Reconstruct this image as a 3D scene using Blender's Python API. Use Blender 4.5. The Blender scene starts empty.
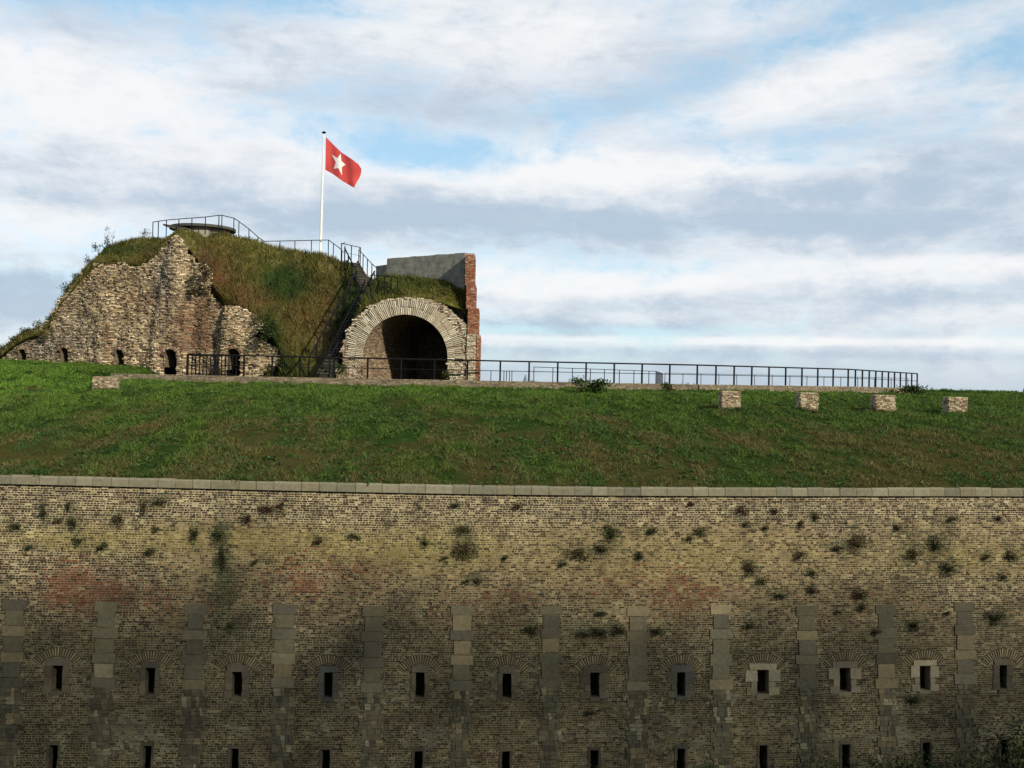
import bpy, math, random
import numpy as np
random.seed(7); rng = np.random.default_rng(7)
R_ = math.radians
C = bpy.context.scene.collection
sc = bpy.context.scene

# ------------------------------------------------------------------ camera
PITCH, ROLL, FPX = R_(0.46), R_(1.2), 1000.0
F = np.array([0, math.cos(PITCH), math.sin(PITCH)])
R0 = np.array([1., 0, 0]); U0 = np.cross(R0, F)
RV = R0*math.cos(ROLL) + U0*math.sin(ROLL)
UV = U0*math.cos(ROLL) - R0*math.sin(ROLL)
from mathutils import Matrix, Vector
cam_d = bpy.data.cameras.new('camera'); cam = bpy.data.objects.new('camera', cam_d); C.objects.link(cam)
cam_d.sensor_width = 36; cam_d.lens = FPX/1024*36; cam_d.clip_start = .1; cam_d.clip_end = 20000
cam.matrix_world = Matrix(((RV[0], UV[0], -F[0], 0), (RV[1], UV[1], -F[1], 0), (RV[2], UV[2], -F[2], 0), (0, 0, 0, 1)))
sc.camera = cam
# ------------------------------------------------------------------ light
SUN_AZ, SUN_EL = R_(42), R_(26)          # azimuth measured to the right of straight behind the camera
SUN_ENERGY = 5.0
sdir = np.array([math.sin(SUN_AZ)*math.cos(SUN_EL), -math.cos(SUN_AZ)*math.cos(SUN_EL), math.sin(SUN_EL)])
sl = bpy.data.lights.new('sun', 'SUN'); sl.energy = SUN_ENERGY; sl.angle = R_(1.6); sl.color = (1.0, .90, .73)
so = bpy.data.objects.new('sun', sl); C.objects.link(so)
so.rotation_euler = Vector(-sdir).to_track_quat('-Z', 'Y').to_euler()
sc.view_settings.view_transform = 'Standard'; sc.view_settings.look = 'None'
sc.view_settings.exposure = 0.0; sc.view_settings.gamma = 1.0; sc.view_settings.use_curve_mapping = False
# ------------------------------------------------------------------ sky with clouds
w = bpy.data.worlds.new('World'); sc.world = w; w.use_nodes = True
nt = w.node_tree; nt.nodes.clear()
class G_:
    """tiny node helper"""
    def __init__(s, nt): s.nt = nt
    def n(s, t, **k):
        nd = s.nt.nodes.new(t)
        for a, b in k.items(): setattr(nd, a, b)
        return nd
    def put(s, sock, v):
        if isinstance(v, bpy.types.NodeSocket): s.nt.links.new(v, sock)
        else: sock.default_value = v
    def m(s, op, a, b=0.0, c=None, clamp=False):
        nd = s.n('ShaderNodeMath', operation=op, use_clamp=clamp)
        s.put(nd.inputs[0], a); s.put(nd.inputs[1], b)
        if c is not None: s.put(nd.inputs[2], c)
        return nd.outputs[0]
    def ss(s, x, a, b):
        nd = s.n('ShaderNodeMapRange', interpolation_type='SMOOTHSTEP')
        s.put(nd.inputs[0], x); s.put(nd.inputs[1], a); s.put(nd.inputs[2], b)
        return nd.outputs[0]
    def xyz(s, x, y, z=0.0):
        nd = s.n('ShaderNodeCombineXYZ'); s.put(nd.inputs[0], x); s.put(nd.inputs[1], y); s.put(nd.inputs[2], z); return nd.outputs[0]
    def noise(s, v, scale, det=5, rough=.55, dist=0.0, lac=2.0):
        nd = s.n('ShaderNodeTexNoise'); s.put(nd.inputs['Vector'], v); nd.inputs['Scale'].default_value = scale
        nd.inputs['Detail'].default_value = det; nd.inputs['Roughness'].default_value = rough
        nd.inputs['Distortion'].default_value = dist; nd.inputs['Lacunarity'].default_value = lac
        return nd.outputs[0]
    def mix(s, f, a, b, bt='MIX'):
        nd = s.n('ShaderNodeMix', data_type='RGBA', blend_type=bt)
        s.put(nd.inputs[0], f); s.put(nd.inputs[6], a); s.put(nd.inputs[7], b)
        return nd.outputs[2]
g = G_(nt)
tc = g.n('ShaderNodeTexCoord'); sep = g.n('ShaderNodeSeparateXYZ'); nt.links.new(tc.outputs['Generated'], sep.inputs[0])
X, Y, Z = sep.outputs
az = g.m('ARCTAN2', X, Y)                                    # radians, + to the right
el = g.m('ARCSINE', Z)
nish = g.n('ShaderNodeTexSky', sky_type='NISHITA'); nish.sun_disc = False
nish.sun_elevation = SUN_EL; nish.sun_rotation = math.atan2(sdir[0], sdir[1]); nish.air_density = 1.0; nish.dust_density = .6; nish.ozone_density = 1.2
blue = g.mix(1.0, nish.outputs[0], (.15, .158, .158, 1), 'MULTIPLY')
blue = g.mix(.6, blue, (.46, .73, .93, 1))
# cloud layer seen in perspective, streaks stretched across the view
zz = g.m('ADD', g.m('MAXIMUM', Z, 0.0), .11)
cx = g.m('DIVIDE', X, zz); cy = g.m('DIVIDE', Y, zz)
warp = g.noise(g.xyz(cx, cy, 3.1), .55, 3)
cx2 = g.m('ADD', cx, g.m('MULTIPLY', warp, 1.4))
pc = g.xyz(g.m('MULTIPLY', cx2, .42), g.m('ADD', cy, g.m('MULTIPLY', cx, -.12)), 0.0)
n1 = g.noise(pc, .75, 8, .56, .5)
n2 = g.noise(g.xyz(g.m('MULTIPLY', cx2, .35), cy, 7.7), .9, 7, .55, .5)
pa = g.xyz(g.m('MULTIPLY', az, 2.2), g.m('MULTIPLY', el, 7.5), 0.0)
n3 = g.noise(pa, 1.7, 8, .6, .7)
n4 = g.noise(g.xyz(g.m('MULTIPLY', az, 1.0), g.m('MULTIPLY', el, 4.5), 4.2), 2.6, 9, .62, .4)
def blob(px, py, sx, sy, amp, tilt=0.0):
    """soft bump of cloud at a direction of the sky"""
    a0 = math.atan2(px-512, 1000); e0 = math.atan2(392+(px-512)*.021-py, 1000)
    da = g.m('SUBTRACT', az, a0); de = g.m('SUBTRACT', el, e0)
    u = g.m('ADD', g.m('MULTIPLY', da, math.cos(tilt)), g.m('MULTIPLY', de, math.sin(tilt)))
    v = g.m('SUBTRACT', g.m('MULTIPLY', de, math.cos(tilt)), g.m('MULTIPLY', da, math.sin(tilt)))
    q = g.m('ADD', g.m('POWER', g.m('ABSOLUTE', g.m('DIVIDE', u, sx/1000)), 2.0), g.m('POWER', g.m('ABSOLUTE', g.m('DIVIDE', v, sy/1000)), 2.0))
    return g.m('MULTIPLY', g.m('EXPONENT', g.m('MULTIPLY', q, -1.0)), amp)
def total(base, blobs):
    for b in blobs: base = g.m('ADD', base, blob(*b))
    return base
n5 = g.noise(g.xyz(g.m('MULTIPLY', az, 3.2), g.m('MULTIPLY', el, 5.6), 9.3), 4.2, 10, .66, .25)
n6 = g.noise(g.xyz(g.m('MULTIPLY', az, 3.2), g.m('MULTIPLY', el, 11.0), 2.3), 4.0, 9, .66, .1)
cov = total(g.m('ADD', g.m('ADD', g.m('MULTIPLY', n1, .22), g.m('MULTIPLY', n3, .28)), g.m('MULTIPLY', n5, .50)), [
    (95, 5, 150, 18, -.20), (0, 25, 60, 30, -.12), (320, 125, 150, 26, -.10, -.15), (430, 165, 100, 18, -.14), (575, 108, 100, 18, -.07),
    (700, 78, 150, 16, -.06, .35), (870, 35, 110, 18, -.08, .3), (1000, 85, 60, 30, -.09), (860, 145, 80, 20, -.07), (880, 290, 250, 60, .10), (600, 300, 160, 20, .05), (20, 300, 60, 18, .05), (110, 300, 60, 20, -.1), (640, 268, 120, 8, -.08),
    (560, 330, 220, 5, -.08), (420, 250, 120, 12, -.06), (560, 180, 300, 22, .14), (120, 110, 200, 40, .08), (540, 50, 140, 35, .12), (800, 100, 140, 22, .12, .25),
    (150, 205, 240, 30, .14), (800, 215, 260, 30, .12)])
cover = g.ss(cov, .34, .575)
dark = total(g.m('ADD', g.m('ADD', g.m('MULTIPLY', n2, .15), g.m('MULTIPLY', n4, .27)), g.m('ADD', g.m('MULTIPLY', n5, .36), g.m('MULTIPLY', n6, .22))), [
    (600, 222, 260, 18, .09), (860, 190, 170, 34, .08), (700, 150, 120, 12, .05), (330, 225, 120, 14, .07), (900, 262, 160, 10, .06), (650, 305, 120, 10, .05), (470, 212, 120, 14, .06), (760, 235, 240, 16, .08), (960, 200, 110, 40, .08), (560, 250, 150, 10, .06), (820, 305, 300, 12, .05),
    (140, 205, 240, 24, .08), (360, 95, 200, 24, .04, -.12), (80, 20, 120, 22, .08), (950, 30, 90, 30, .06), (640, 75, 80, 24, .05), (560, 328, 150, 7, .10), (700, 355, 340, 5, .09), (930, 300, 140, 16, .05),
    (560, 165, 330, 22, -.13), (150, 130, 200, 44, -.07), (60, 120, 120, 60, -.05), (520, 45, 130, 30, -.08), (800, 95, 170, 22, -.07, .25),
    (560, 280, 220, 16, -.12), (760, 343, 300, 4, -.16), (920, 272, 120, 8, -.08), (30, 240, 120, 18, -.08), (20, 302, 60, 20, .24), (420, 262, 120, 16, -.08)])
dk = g.ss(dark, .40, .65)
back = g.ss(Y, .25, -.35)
ccol = g.mix(dk, (.95, .95, .96, 1), (.48, .585, .71, 1))
ccol = g.mix(g.m('MULTIPLY', g.ss(n4, .5, .75), .35), ccol, (.80, .80, .85, 1))
skyc = g.mix(g.m('MULTIPLY', cover, .95), blue, ccol)
hz = g.m('MULTIPLY', g.ss(el, .055, .0), .75)
skyc = g.mix(hz, skyc, (.48, .58, .68, 1))
skyc = g.mix(g.m('MULTIPLY', back, .62), skyc, (.20, .235, .30, 1))      # unseen sky behind the camera dimmed and blued for contrast
bg = g.n('ShaderNodeBackground'); nt.links.new(skyc, bg.inputs[0]); bg.inputs[1].default_value = 1.0
ow = g.n('ShaderNodeOutputWorld'); nt.links.new(bg.outputs[0], ow.inputs[0])

# ------------------------------------------------------------------ projection used to lay the place out from a survey of the photo
def ray(px, py):
    px = np.asarray(px, float); py = np.asarray(py, float)
    d = F*FPX + RV*(px[..., None]-512) - UV*(py[..., None]-384)
    return d/d[..., 1:2]
def P(px, py, Yd):
    return ray(px, py)*np.asarray(Yd, float)[..., None]
def proj(p):
    p = np.asarray(p, float); zf = np.maximum(p@F, .01)
    return 512 + FPX*(p@RV)/zf, 384 - FPX*(p@UV)/zf

# ------------------------------------------------------------------ numpy noise
def _h(ix, iy, s):
    n = (ix.astype(np.int64)*374761393 + iy.astype(np.int64)*668265263 + s*1442695041) & 0xffffffff
    n = ((n ^ (n >> 13))*1274126177) & 0xffffffff
    return ((n ^ (n >> 16)) & 0xffffff)/float(0xffffff)
def vn(x, y, s=0):
    x = np.asarray(x, float); y = np.asarray(y, float)
    ix = np.floor(x); iy = np.floor(y); fx = x-ix; fy = y-iy
    fx = fx*fx*(3-2*fx); fy = fy*fy*(3-2*fy)
    a = _h(ix, iy, s); b = _h(ix+1, iy, s); c = _h(ix, iy+1, s); d = _h(ix+1, iy+1, s)
    return (a*(1-fx)+b*fx)*(1-fy) + (c*(1-fx)+d*fx)*fy
def fbm(x, y, s=0, o=4):
    t = 0; a = .5; n = 0
    for i in range(o):
        t = t + a*vn(np.asarray(x)*2**i, np.asarray(y)*2**i, s+i*17); n += a; a *= .5
    return t/n
def sst(x, a, b):
    t = np.clip((np.asarray(x, float)-a)/(b-a), 0, 1); return t*t*(3-2*t)
def lerp(a, b, t): return np.asarray(a)*(1-t) + np.asarray(b)*t
def gau(x, y, x0, y0, sx, sy): return np.exp(-((x-x0)/sx)**2-((y-y0)/sy)**2)

# ------------------------------------------------------------------ mesh builder
class MB:
    def __init__(s): s.v = []; s.q = []; s.t = []; s.c = []; s.n = 0
    def add(s, v, q=None, t=None, c=(.5, .5, .5)):
        v = np.asarray(v, float).reshape(-1, 3); c = np.asarray(c, float)
        if c.ndim == 1: c = np.tile(c, (len(v), 1))
        s.v.append(v); s.c.append(c)
        if q is not None: s.q.append(np.asarray(q, int).reshape(-1, 4)+s.n)
        if t is not None: s.t.append(np.asarray(t, int).reshape(-1, 3)+s.n)
        s.n += len(v); return s
    def box(s, lo, hi, c=(.5, .5, .5)):
        x0, y0, z0 = lo; x1, y1, z1 = hi
        v = [(x0,y0,z0),(x1,y0,z0),(x1,y1,z0),(x0,y1,z0),(x0,y0,z1),(x1,y0,z1),(x1,y1,z1),(x0,y1,z1)]
        return s.hexa(v, c)
    def hexa(s, v, c=(.5, .5, .5)):
        return s.add(v, [(0,3,2,1),(4,5,6,7),(0,1,5,4),(1,2,6,5),(2,3,7,6),(3,0,4,7)], None, c)
    def tube(s, a, b, r0, r1=None, k=6, c=(.5, .5, .5)):
        a = np.asarray(a, float); b = np.asarray(b, float); r1 = r0 if r1 is None else r1
        d = b-a; L = np.linalg.norm(d)
        if L < 1e-6: return s
        d /= L; h = np.array([0, 0, 1.]) if abs(d[2]) < .9 else np.array([1., 0, 0])
        u = np.cross(d, h); u /= np.linalg.norm(u); w_ = np.cross(d, u)
        an = np.arange(k)*2*math.pi/k; ring = np.outer(np.cos(an), u)+np.outer(np.sin(an), w_)
        v = np.vstack([a+ring*r0, b+ring*r1, [a], [b]])
        q = [(i, (i+1) % k, k+(i+1) % k, k+i) for i in range(k)]
        t = [((i+1) % k, i, 2*k) for i in range(k)] + [(k+i, k+(i+1) % k, 2*k+1) for i in range(k)]
        return s.add(v, q, t, c)
    def grid(s, pts, c=(.5, .5, .5), keep=None, flip=False):
        """pts (n,m,3)"""
        n, m = pts.shape[:2]; idx = np.arange(n*m).reshape(n, m)
        q = np.stack([idx[:-1, :-1], idx[:-1, 1:], idx[1:, 1:], idx[1:, :-1]], -1).reshape(-1, 4)
        if flip: q = q[:, ::-1]
        if keep is not None: q = q[np.asarray(keep).reshape(-1)]
        c = np.asarray(c, float)
        if c.ndim == 3: c = c.reshape(-1, 3)
        return s.add(pts.reshape(-1, 3), q, None, c)
    def build(s, name, mat, parent=None, loc=None, smooth=False):
        v = np.vstack(s.v); c = np.vstack(s.c)
        q = np.vstack(s.q) if s.q else np.zeros((0, 4), int); t = np.vstack(s.t) if s.t else np.zeros((0, 3), int)
        base = np.zeros(3)
        if parent is not None: base = np.array(parent['_b']) if '_b' in parent else np.zeros(3)
        else:
            if loc is None: loc = ((v[:, 0].min()+v[:, 0].max())/2, (v[:, 1].min()+v[:, 1].max())/2, v[:, 2].min())
            base = np.asarray(loc, float)
        v = v-base
        me = bpy.data.meshes.new(name)
        me.vertices.add(len(v)); me.vertices.foreach_set('co', v.astype(np.float32).ravel())
        nl = len(q)*4+len(t)*3; me.loops.add(nl)
        me.loops.foreach_set('vertex_index', np.concatenate([q.ravel(), t.ravel()]).astype(np.int32))
        me.polygons.add(len(q)+len(t))
        me.polygons.foreach_set('loop_start', np.concatenate([np.arange(len(q))*4, len(q)*4+np.arange(len(t))*3]).astype(np.int32))
        me.polygons.foreach_set('use_smooth', np.full(len(q)+len(t), bool(smooth)))
        at = me.attributes.new('Col', 'FLOAT_COLOR', 'POINT')
        at.data.foreach_set('color', np.hstack([c, np.ones((len(c), 1))]).astype(np.float32).ravel())
        me.update(calc_edges=True); me.validate()
        me.materials.append(mat)
        o = bpy.data.objects.new(name, me); C.objects.link(o)
        if parent is not None: o.parent = parent
        else: o.location = base
        o['_b'] = [float(x) for x in base]
        return o
def thing(name, loc, label, cat, group=None):
    o = bpy.data.objects.new(name, None); C.objects.link(o); o.location = [float(x) for x in loc]; o['_b'] = [float(x) for x in loc]
    o.empty_display_size = .2
    return tag(o, label, cat, group)
def tag(o, label=None, cat=None, group=None, kind=None):
    if label: o['label'] = label
    if cat: o['category'] = cat
    if group: o['group'] = group
    if kind or cat: o['kind'] = kind or 'thing'
    return o

# ------------------------------------------------------------------ materials
def mat(name, rough=.9, bump=.0, bscale=40, vary=.25, vscale=18, color=None, transl=0.0, metallic=0.0, spec=.3, bdist=.02):
    m = bpy.data.materials.new(name); m.use_nodes = True; t = m.node_tree; t.nodes.clear(); q = G_(t)
    geo = q.n('ShaderNodeNewGeometry'); pos = geo.outputs['Position']
    if color is None:
        a = q.n('ShaderNodeAttribute', attribute_name='Col'); col = a.outputs['Color']
    else: col = (*color, 1)
    if vary:
        nz = q.noise(pos, vscale, 4, .65)
        k = q.m('MULTIPLY_ADD', nz, 2*vary, 1-vary)
        cc = q.n('ShaderNodeCombineColor'); [t.links.new(k, cc.inputs[i]) for i in range(3)]
        col = q.mix(1.0, col, cc.outputs[0], 'MULTIPLY')
    b = q.n('ShaderNodeBsdfPrincipled'); q.put(b.inputs['Base Color'], col)
    b.inputs['Roughness'].default_value = rough; b.inputs['Metallic'].default_value = metallic; b.inputs['Specular IOR Level'].default_value = spec
    if bump:
        bn = q.n('ShaderNodeBump'); bn.inputs['Strength'].default_value = bump; bn.inputs['Distance'].default_value = bdist
        t.links.new(q.noise(pos, bscale, 5, .65), bn.inputs['Height']); t.links.new(bn.outputs[0], b.inputs['Normal'])
    sh = b.outputs[0]
    if transl:
        tr = q.n('ShaderNodeBsdfTranslucent'); q.put(tr.inputs[0], col)
        ms = q.n('ShaderNodeMixShader'); ms.inputs[0].default_value = transl
        t.links.new(sh, ms.inputs[1]); t.links.new(tr.outputs[0], ms.inputs[2]); sh = ms.outputs[0]
    o = q.n('ShaderNodeOutputMaterial'); t.links.new(sh, o.inputs[0])
    return m
M_brick = mat('weathered_brick', .92, .5, 30, .3, 22)
M_rubble = mat('ruin_masonry', .95, .9, 9, .35, 11, bdist=.06)
M_stone = mat('ashlar_stone', .9, .6, 22, .5, 10)
M_soil = mat('turf_soil', 1.0, .8, 9, .55, 9, bdist=.06, spec=.0)
M_veg = mat('foliage', .75, 0, 1, .15, 3, transl=.3, spec=.2)
M_iron = mat('black_iron', .8, 0, 1, .15, 12, color=(.008, .008, .010), spec=.1)
M_dim_iron = mat('grey_steel', .6, 0, 1, .15, 12, color=(.10, .11, .13))
M_plaster = mat('old_render', .95, .7, 8, .95, 3.5, color=(.20, .20, .175))
M_conc = mat('concrete', .9, .4, 14, .3, 4, color=(.30, .28, .23))
M_white = mat('white_paint', .4, 0, 1, .04, 8, color=(.82, .82, .80))
M_cloth = mat('flag_cloth', .8, 0, 1, .10, 6, color=(.60, .075, .07), transl=.25)
M_clothw = mat('white_cloth', .8, 0, 1, .05, 6, color=(.88, .88, .88), transl=.2)
M_slate = mat('slate', .7, 0, 1, .2, .5, color=(.16, .19, .24))

# ------------------------------------------------------------------ brickwork laid brick by brick along any surface
def bricks(mb, surf, u0, u1, v0, v1, bw, bh, gap, depth, color, mask=None, jit=.004, drop=0.0, mortar=None, mcell=None, header=True, wj=.12):
    """surf(u,v)->(P,N); color(u,v,P)->rgb; mask(u,v,P)->bool keep"""
    us, ue, vs = [], [], []
    nr = int((v1-v0)/bh)
    for r in range(nr):
        L = bw*(.52 if (header and r % 2) else 1.0)
        n = int((u1-u0)/L)+2
        ws = L*(1+rng.uniform(-wj, wj, n)); e = u0-rng.uniform(0, L)+np.cumsum(ws)
        a = np.concatenate([[u0], e[e < u1-.02]]); b = np.concatenate([a[1:], [u1]])
        us.append(a); ue.append(b); vs.append(np.full(len(a), v0+r*bh))
    ua = np.concatenate(us); ub = np.concatenate(ue); va = np.concatenate(vs); n = len(ua)
    g2 = gap*.5*rng.uniform(.5, 1.6, n)
    uc = (ua+ub)/2; vc = va+bh/2
    keep = (ub-ua) > gap*1.3
    Pc, Nc = surf(uc, vc)
    if mask is not None: keep &= mask(uc, vc, Pc)
    if drop: keep &= rng.random(n) > drop*(.3+1.6*fbm(uc*.8, vc*.8, 5, 3))
    ua, ub, va, g2, uc, vc, Pc = ua[keep], ub[keep], va[keep], g2[keep], uc[keep], vc[keep], Pc[keep]; n = len(ua)
    a = ua+g2; b = ub-g2; c = va+g2; d = va+bh-g2
    j = lambda s: rng.uniform(-s, s, n)
    jj = min(gap*.35, .02)
    cor = [(a+j(jj), c+j(jj)), (b+j(jj), c+j(jj)), (b+j(jj), d+j(jj)), (a+j(jj), d+j(jj))]
    off = rng.normal(0, jit, n)
    V = np.zeros((n, 8, 3))
    for k, (x, y) in enumerate(cor):
        p, nn = surf(x, y)
        V[:, k] = p+nn*(off+j(jit*.3))[:, None]
        V[:, 4+k] = p-nn*(depth+.01)
    q = np.array([(0,1,2,3),(0,4,5,1),(1,5,6,2),(2,6,7,3),(3,7,4,0)])
    Q = (q[None]+(np.arange(n)*8)[:, None, None]).reshape(-1, 4)
    col = np.repeat(color(uc, vc, Pc)[:, None, :], 8, 1)
    mb.add(V.reshape(-1, 3), Q, None, col.reshape(-1, 3))
    if mortar is not None:
        mc = mcell or bh*2
        gu = np.linspace(u0, u1, max(2, int((u1-u0)/mc)+1)); gv = np.linspace(v0, v0+nr*bh, max(2, int((v1-v0)/mc)+1))
        UU, VV = np.meshgrid(gu, gv); p, nn = surf(UU.ravel(), VV.ravel())
        p = p-nn*depth; pts = p.reshape(UU.shape+(3,))
        kp = None
        if mask is not None:
            cu = (UU[:-1, :-1]+UU[1:, 1:])/2; cv = (VV[:-1, :-1]+VV[1:, 1:])/2
            pc, _ = surf(cu.ravel(), cv.ravel()); kp = mask(cu.ravel(), cv.ravel(), pc)
        mb.grid(pts, mortar(UU.ravel(), VV.ravel(), p), kp)
def inpoly(px, py, poly):
    px = np.asarray(px); py = np.asarray(py); ins = np.zeros(px.shape, bool); n = len(poly)
    for i in range(n):
        x1, y1 = poly[i]; x2, y2 = poly[(i+1) % n]
        if y1 == y2: continue
        c = ((y1 > py) != (y2 > py)) & (px < (x2-x1)*(py-y1)/(y2-y1)+x1); ins ^= c
    return ins
def pick(r, pal, wts):
    """random colour per element from a palette"""
    cw = np.cumsum(wts)/np.sum(wts); k = np.minimum(np.searchsorted(cw, r), len(pal)-1); return np.array(pal)[k]

# ================================================================== the great wall
SL = math.atan(.085); BAT = 1/15.
WU = np.array([math.cos(SL), math.sin(SL), 0]); WH = np.array([math.sin(SL), -math.cos(SL), 0])  # outward, horizontal
WV = np.array([0, 0, 1.])-WH*BAT; WN = np.cross(WU, WV); WN /= np.linalg.norm(WN)
if WN[1] > 0: WN = -WN
WO = P(512, 685, 25.0)
def sag(u): return -.065*(1+np.cos(np.clip(np.asarray(u, float)*math.pi/17, -math.pi, math.pi)))
def wsurf(u, v, d=0.0):
    u = np.asarray(u, float); v = np.asarray(v, float)
    p = WO+u[..., None]*WU+(v+sag(u)-sag(0.0))[..., None]*WV+np.asarray(d, float)[..., None]*WN if np.ndim(d) else WO+u[..., None]*WU+(v+sag(u)-sag(0.0))[..., None]*WV+d*WN
    return p
def wsN(u, v):
    p = wsurf(u, v); return p, np.broadcast_to(WN, p.shape)
def wuv(px, py):
    d = ray(px, py); t = (WO@WN)/(d@WN); p = d*t[..., None] if np.ndim(t) else d*t
    q = p-WO; u = q@WU; v = q[..., 2]/WV[2]
    return u, v-(sag(u)-sag(0.0))
V_TOP = float(wuv(512, 494.5)[1]); V_BOT = V_TOP-8.5
U_L, U_R = -21.0, 22.5
cols = [13, 105, 195, 284, 373, 462, 551, 638, 721, 807, 886, 965]
slots = [57, 150, 237, 328, 420, 507, 595, 681, 763, 845, 925, 1003]
slot_y = [678, 681, 684, 685, 685, 685.5, 685, 684, 682, 680, 678, 677]
slot_w = [.24, .23, .24, .23, .22, .23, .23, .22, .30, .30, .28, .20]
low_y = [758, 759, 762, 763, 764, 764, 763, 761, 758, 757, 755, 752]
def ext(vals, n=3):
    a = list(vals); dl = a[1]-a[0]; dr = a[-1]-a[-2]
    return [a[0]-dl*k for k in range(n, 0, -1)]+a+[a[-1]+dr*k for k in range(1, n+1)]
su = [float(wuv(x, y)[0]) for x, y in zip(slots, slot_y)]; sv = [float(wuv(x, y)[1]) for x, y in zip(slots, slot_y)]
lu = su; lv = [float(wuv(x, y)[1]) for x, y in zip(slots, low_y)]
pu = [float(wuv(x, 640)[0]) for x in cols]
su_e, pu_e = ext(su), ext(pu); sv_e = [sv[0]]*3+sv+[sv[-1]]*3; lv_e = [lv[0]]*3+lv+[lv[-1]]*3; sw_e = [.21]*3+slot_w+[.21]*3
P_TOP = float(wuv(512, 606)[1])
SH = .61
holes = []
for k in range(len(su_e)):
    holes.append((su_e[k], sv_e[k], sw_e[k], SH)); holes.append((su_e[k], lv_e[k]-.0, .2, .62))
RO, RI = .70, .50
ARC_H = .72                                                  # arch crown above the slot centre
arch_c = [(su_e[k], sv_e[k]+ARC_H-RO) for k in range(len(su_e))]
def wall_mask(u, v, p):
    k = np.ones(u.shape, bool)
    for (hu, hv, w_, h_) in holes: k &= ~((np.abs(u-hu) < w_/2+(.10 if h_ < .6 else .05)) & (np.abs(v-hv) < h_/2+(.10 if h_ < .6 else .05)))
    for (cu, cv) in arch_c:
        r = np.hypot(u-cu, v-cv); an = np.arctan2(u-cu, v-cv)
        k &= ~((r < RO+.03) & (r > RI-.02) & (np.abs(an) < 1.02))
    return k
def backing_mask(u, v, p):
    k = np.ones(u.shape, bool)
    for (hu, hv, w_, h_) in holes: k &= ~((np.abs(u-hu) < w_/2+.03) & (np.abs(v-hv) < h_/2+.03))
    return k
tufts = [(18, 525, 9, 5, 'd'), (44, 510, 4, 12, 'd'), (74, 522, 6, 8, 'd'), (31, 546, 6, 4, 'g'), (60, 520, 8, 3, 'b'), (69, 505, 4, 6, 'd'), (80, 539, 9, 6, 'g'), (103, 545, 9, 6, 'g'), (118, 518, 10, 9, 'b'), (144, 505, 5, 12, 'b'), (161, 500, 10, 7, 'b'), (156, 528, 5, 4, 'd'), (151, 550, 8, 5, 'g'),
    (195, 532, 5, 12, 'd'), (219, 532, 9, 9, 'g'), (222, 552, 6, 22, 'd'), (249, 517, 7, 9, 'r'), (268, 508, 16, 6, 'r'), (282, 505, 6, 6, 'r'), (256, 560, 4, 4, 'g'), (230, 625, 6, 6, 'g'), (318, 540, 6, 7, 'b'), (355, 535, 9, 5, 'g'), (425, 542, 5, 6, 'g'), (463, 528, 11, 6, 'b'), (465, 545, 16, 16, 'b'), (445, 557, 5, 3, 'g'), (505, 557, 4, 4, 'd'), (519, 505, 8, 6, 'r'), (457, 505, 8, 4, 'd'), (478, 579, 6, 6, 'b'), (467, 580, 4, 3, 'd'),
    (612, 530, 14, 14, 'g'), (580, 552, 20, 8, 'b'), (600, 548, 10, 6, 'd'), (563, 563, 5, 4, 'd'), (639, 555, 8, 6, 'd'), (652, 530, 8, 5, 'd'), (690, 503, 5, 5, 'r'), (701, 530, 9, 7, 'g'), (690, 537, 5, 4, 'r'), (743, 508, 9, 7, 'r'), (775, 509, 8, 5, 'r'), (745, 523, 5, 4, 'b'), (765, 526, 6, 4, 'b'), (750, 565, 11, 12, 'b'), (762, 580, 8, 6, 'b'), (799, 553, 8, 9, 'r'), (780, 594, 8, 6, 'd'), (532, 628, 13, 6, 'd'), (584, 632, 10, 6, 'd'), (600, 630, 16, 7, 'd'), (618, 629, 10, 7, 'd'), (657, 629, 9, 6, 'd'), (747, 624, 8, 6, 'd'), (600, 612, 8, 4, 'd'),
    (801, 522, 5, 5, 'r'), (815, 515, 7, 5, 'b'), (897, 526, 7, 6, 'r'), (857, 541, 17, 12, 'b'), (838, 547, 10, 5, 'b'), (912, 553, 14, 9, 'b'), (935, 542, 12, 11, 'd'), (948, 565, 10, 12, 'd'), (950, 518, 9, 4, 'b'), (1000, 517, 7, 4, 'r'), (1011, 553, 12, 9, 'b'), (1003, 575, 6, 6, 'd'), (985, 556, 7, 5, 'b'), (811, 588, 9, 6, 'r'), (811, 571, 8, 4, 'g'), (860, 592, 14, 8, 'r'), (861, 606, 7, 6, 'd'), (913, 624, 11, 7, 'd'), (994, 615, 17, 10, 'd'), (876, 630, 8, 5, 'b'), (947, 612, 4, 4, 'r'), (838, 611, 4, 3, 'd'), (590, 712, 9, 3, 'd'), (912, 698, 10, 8, 'd')]
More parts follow.
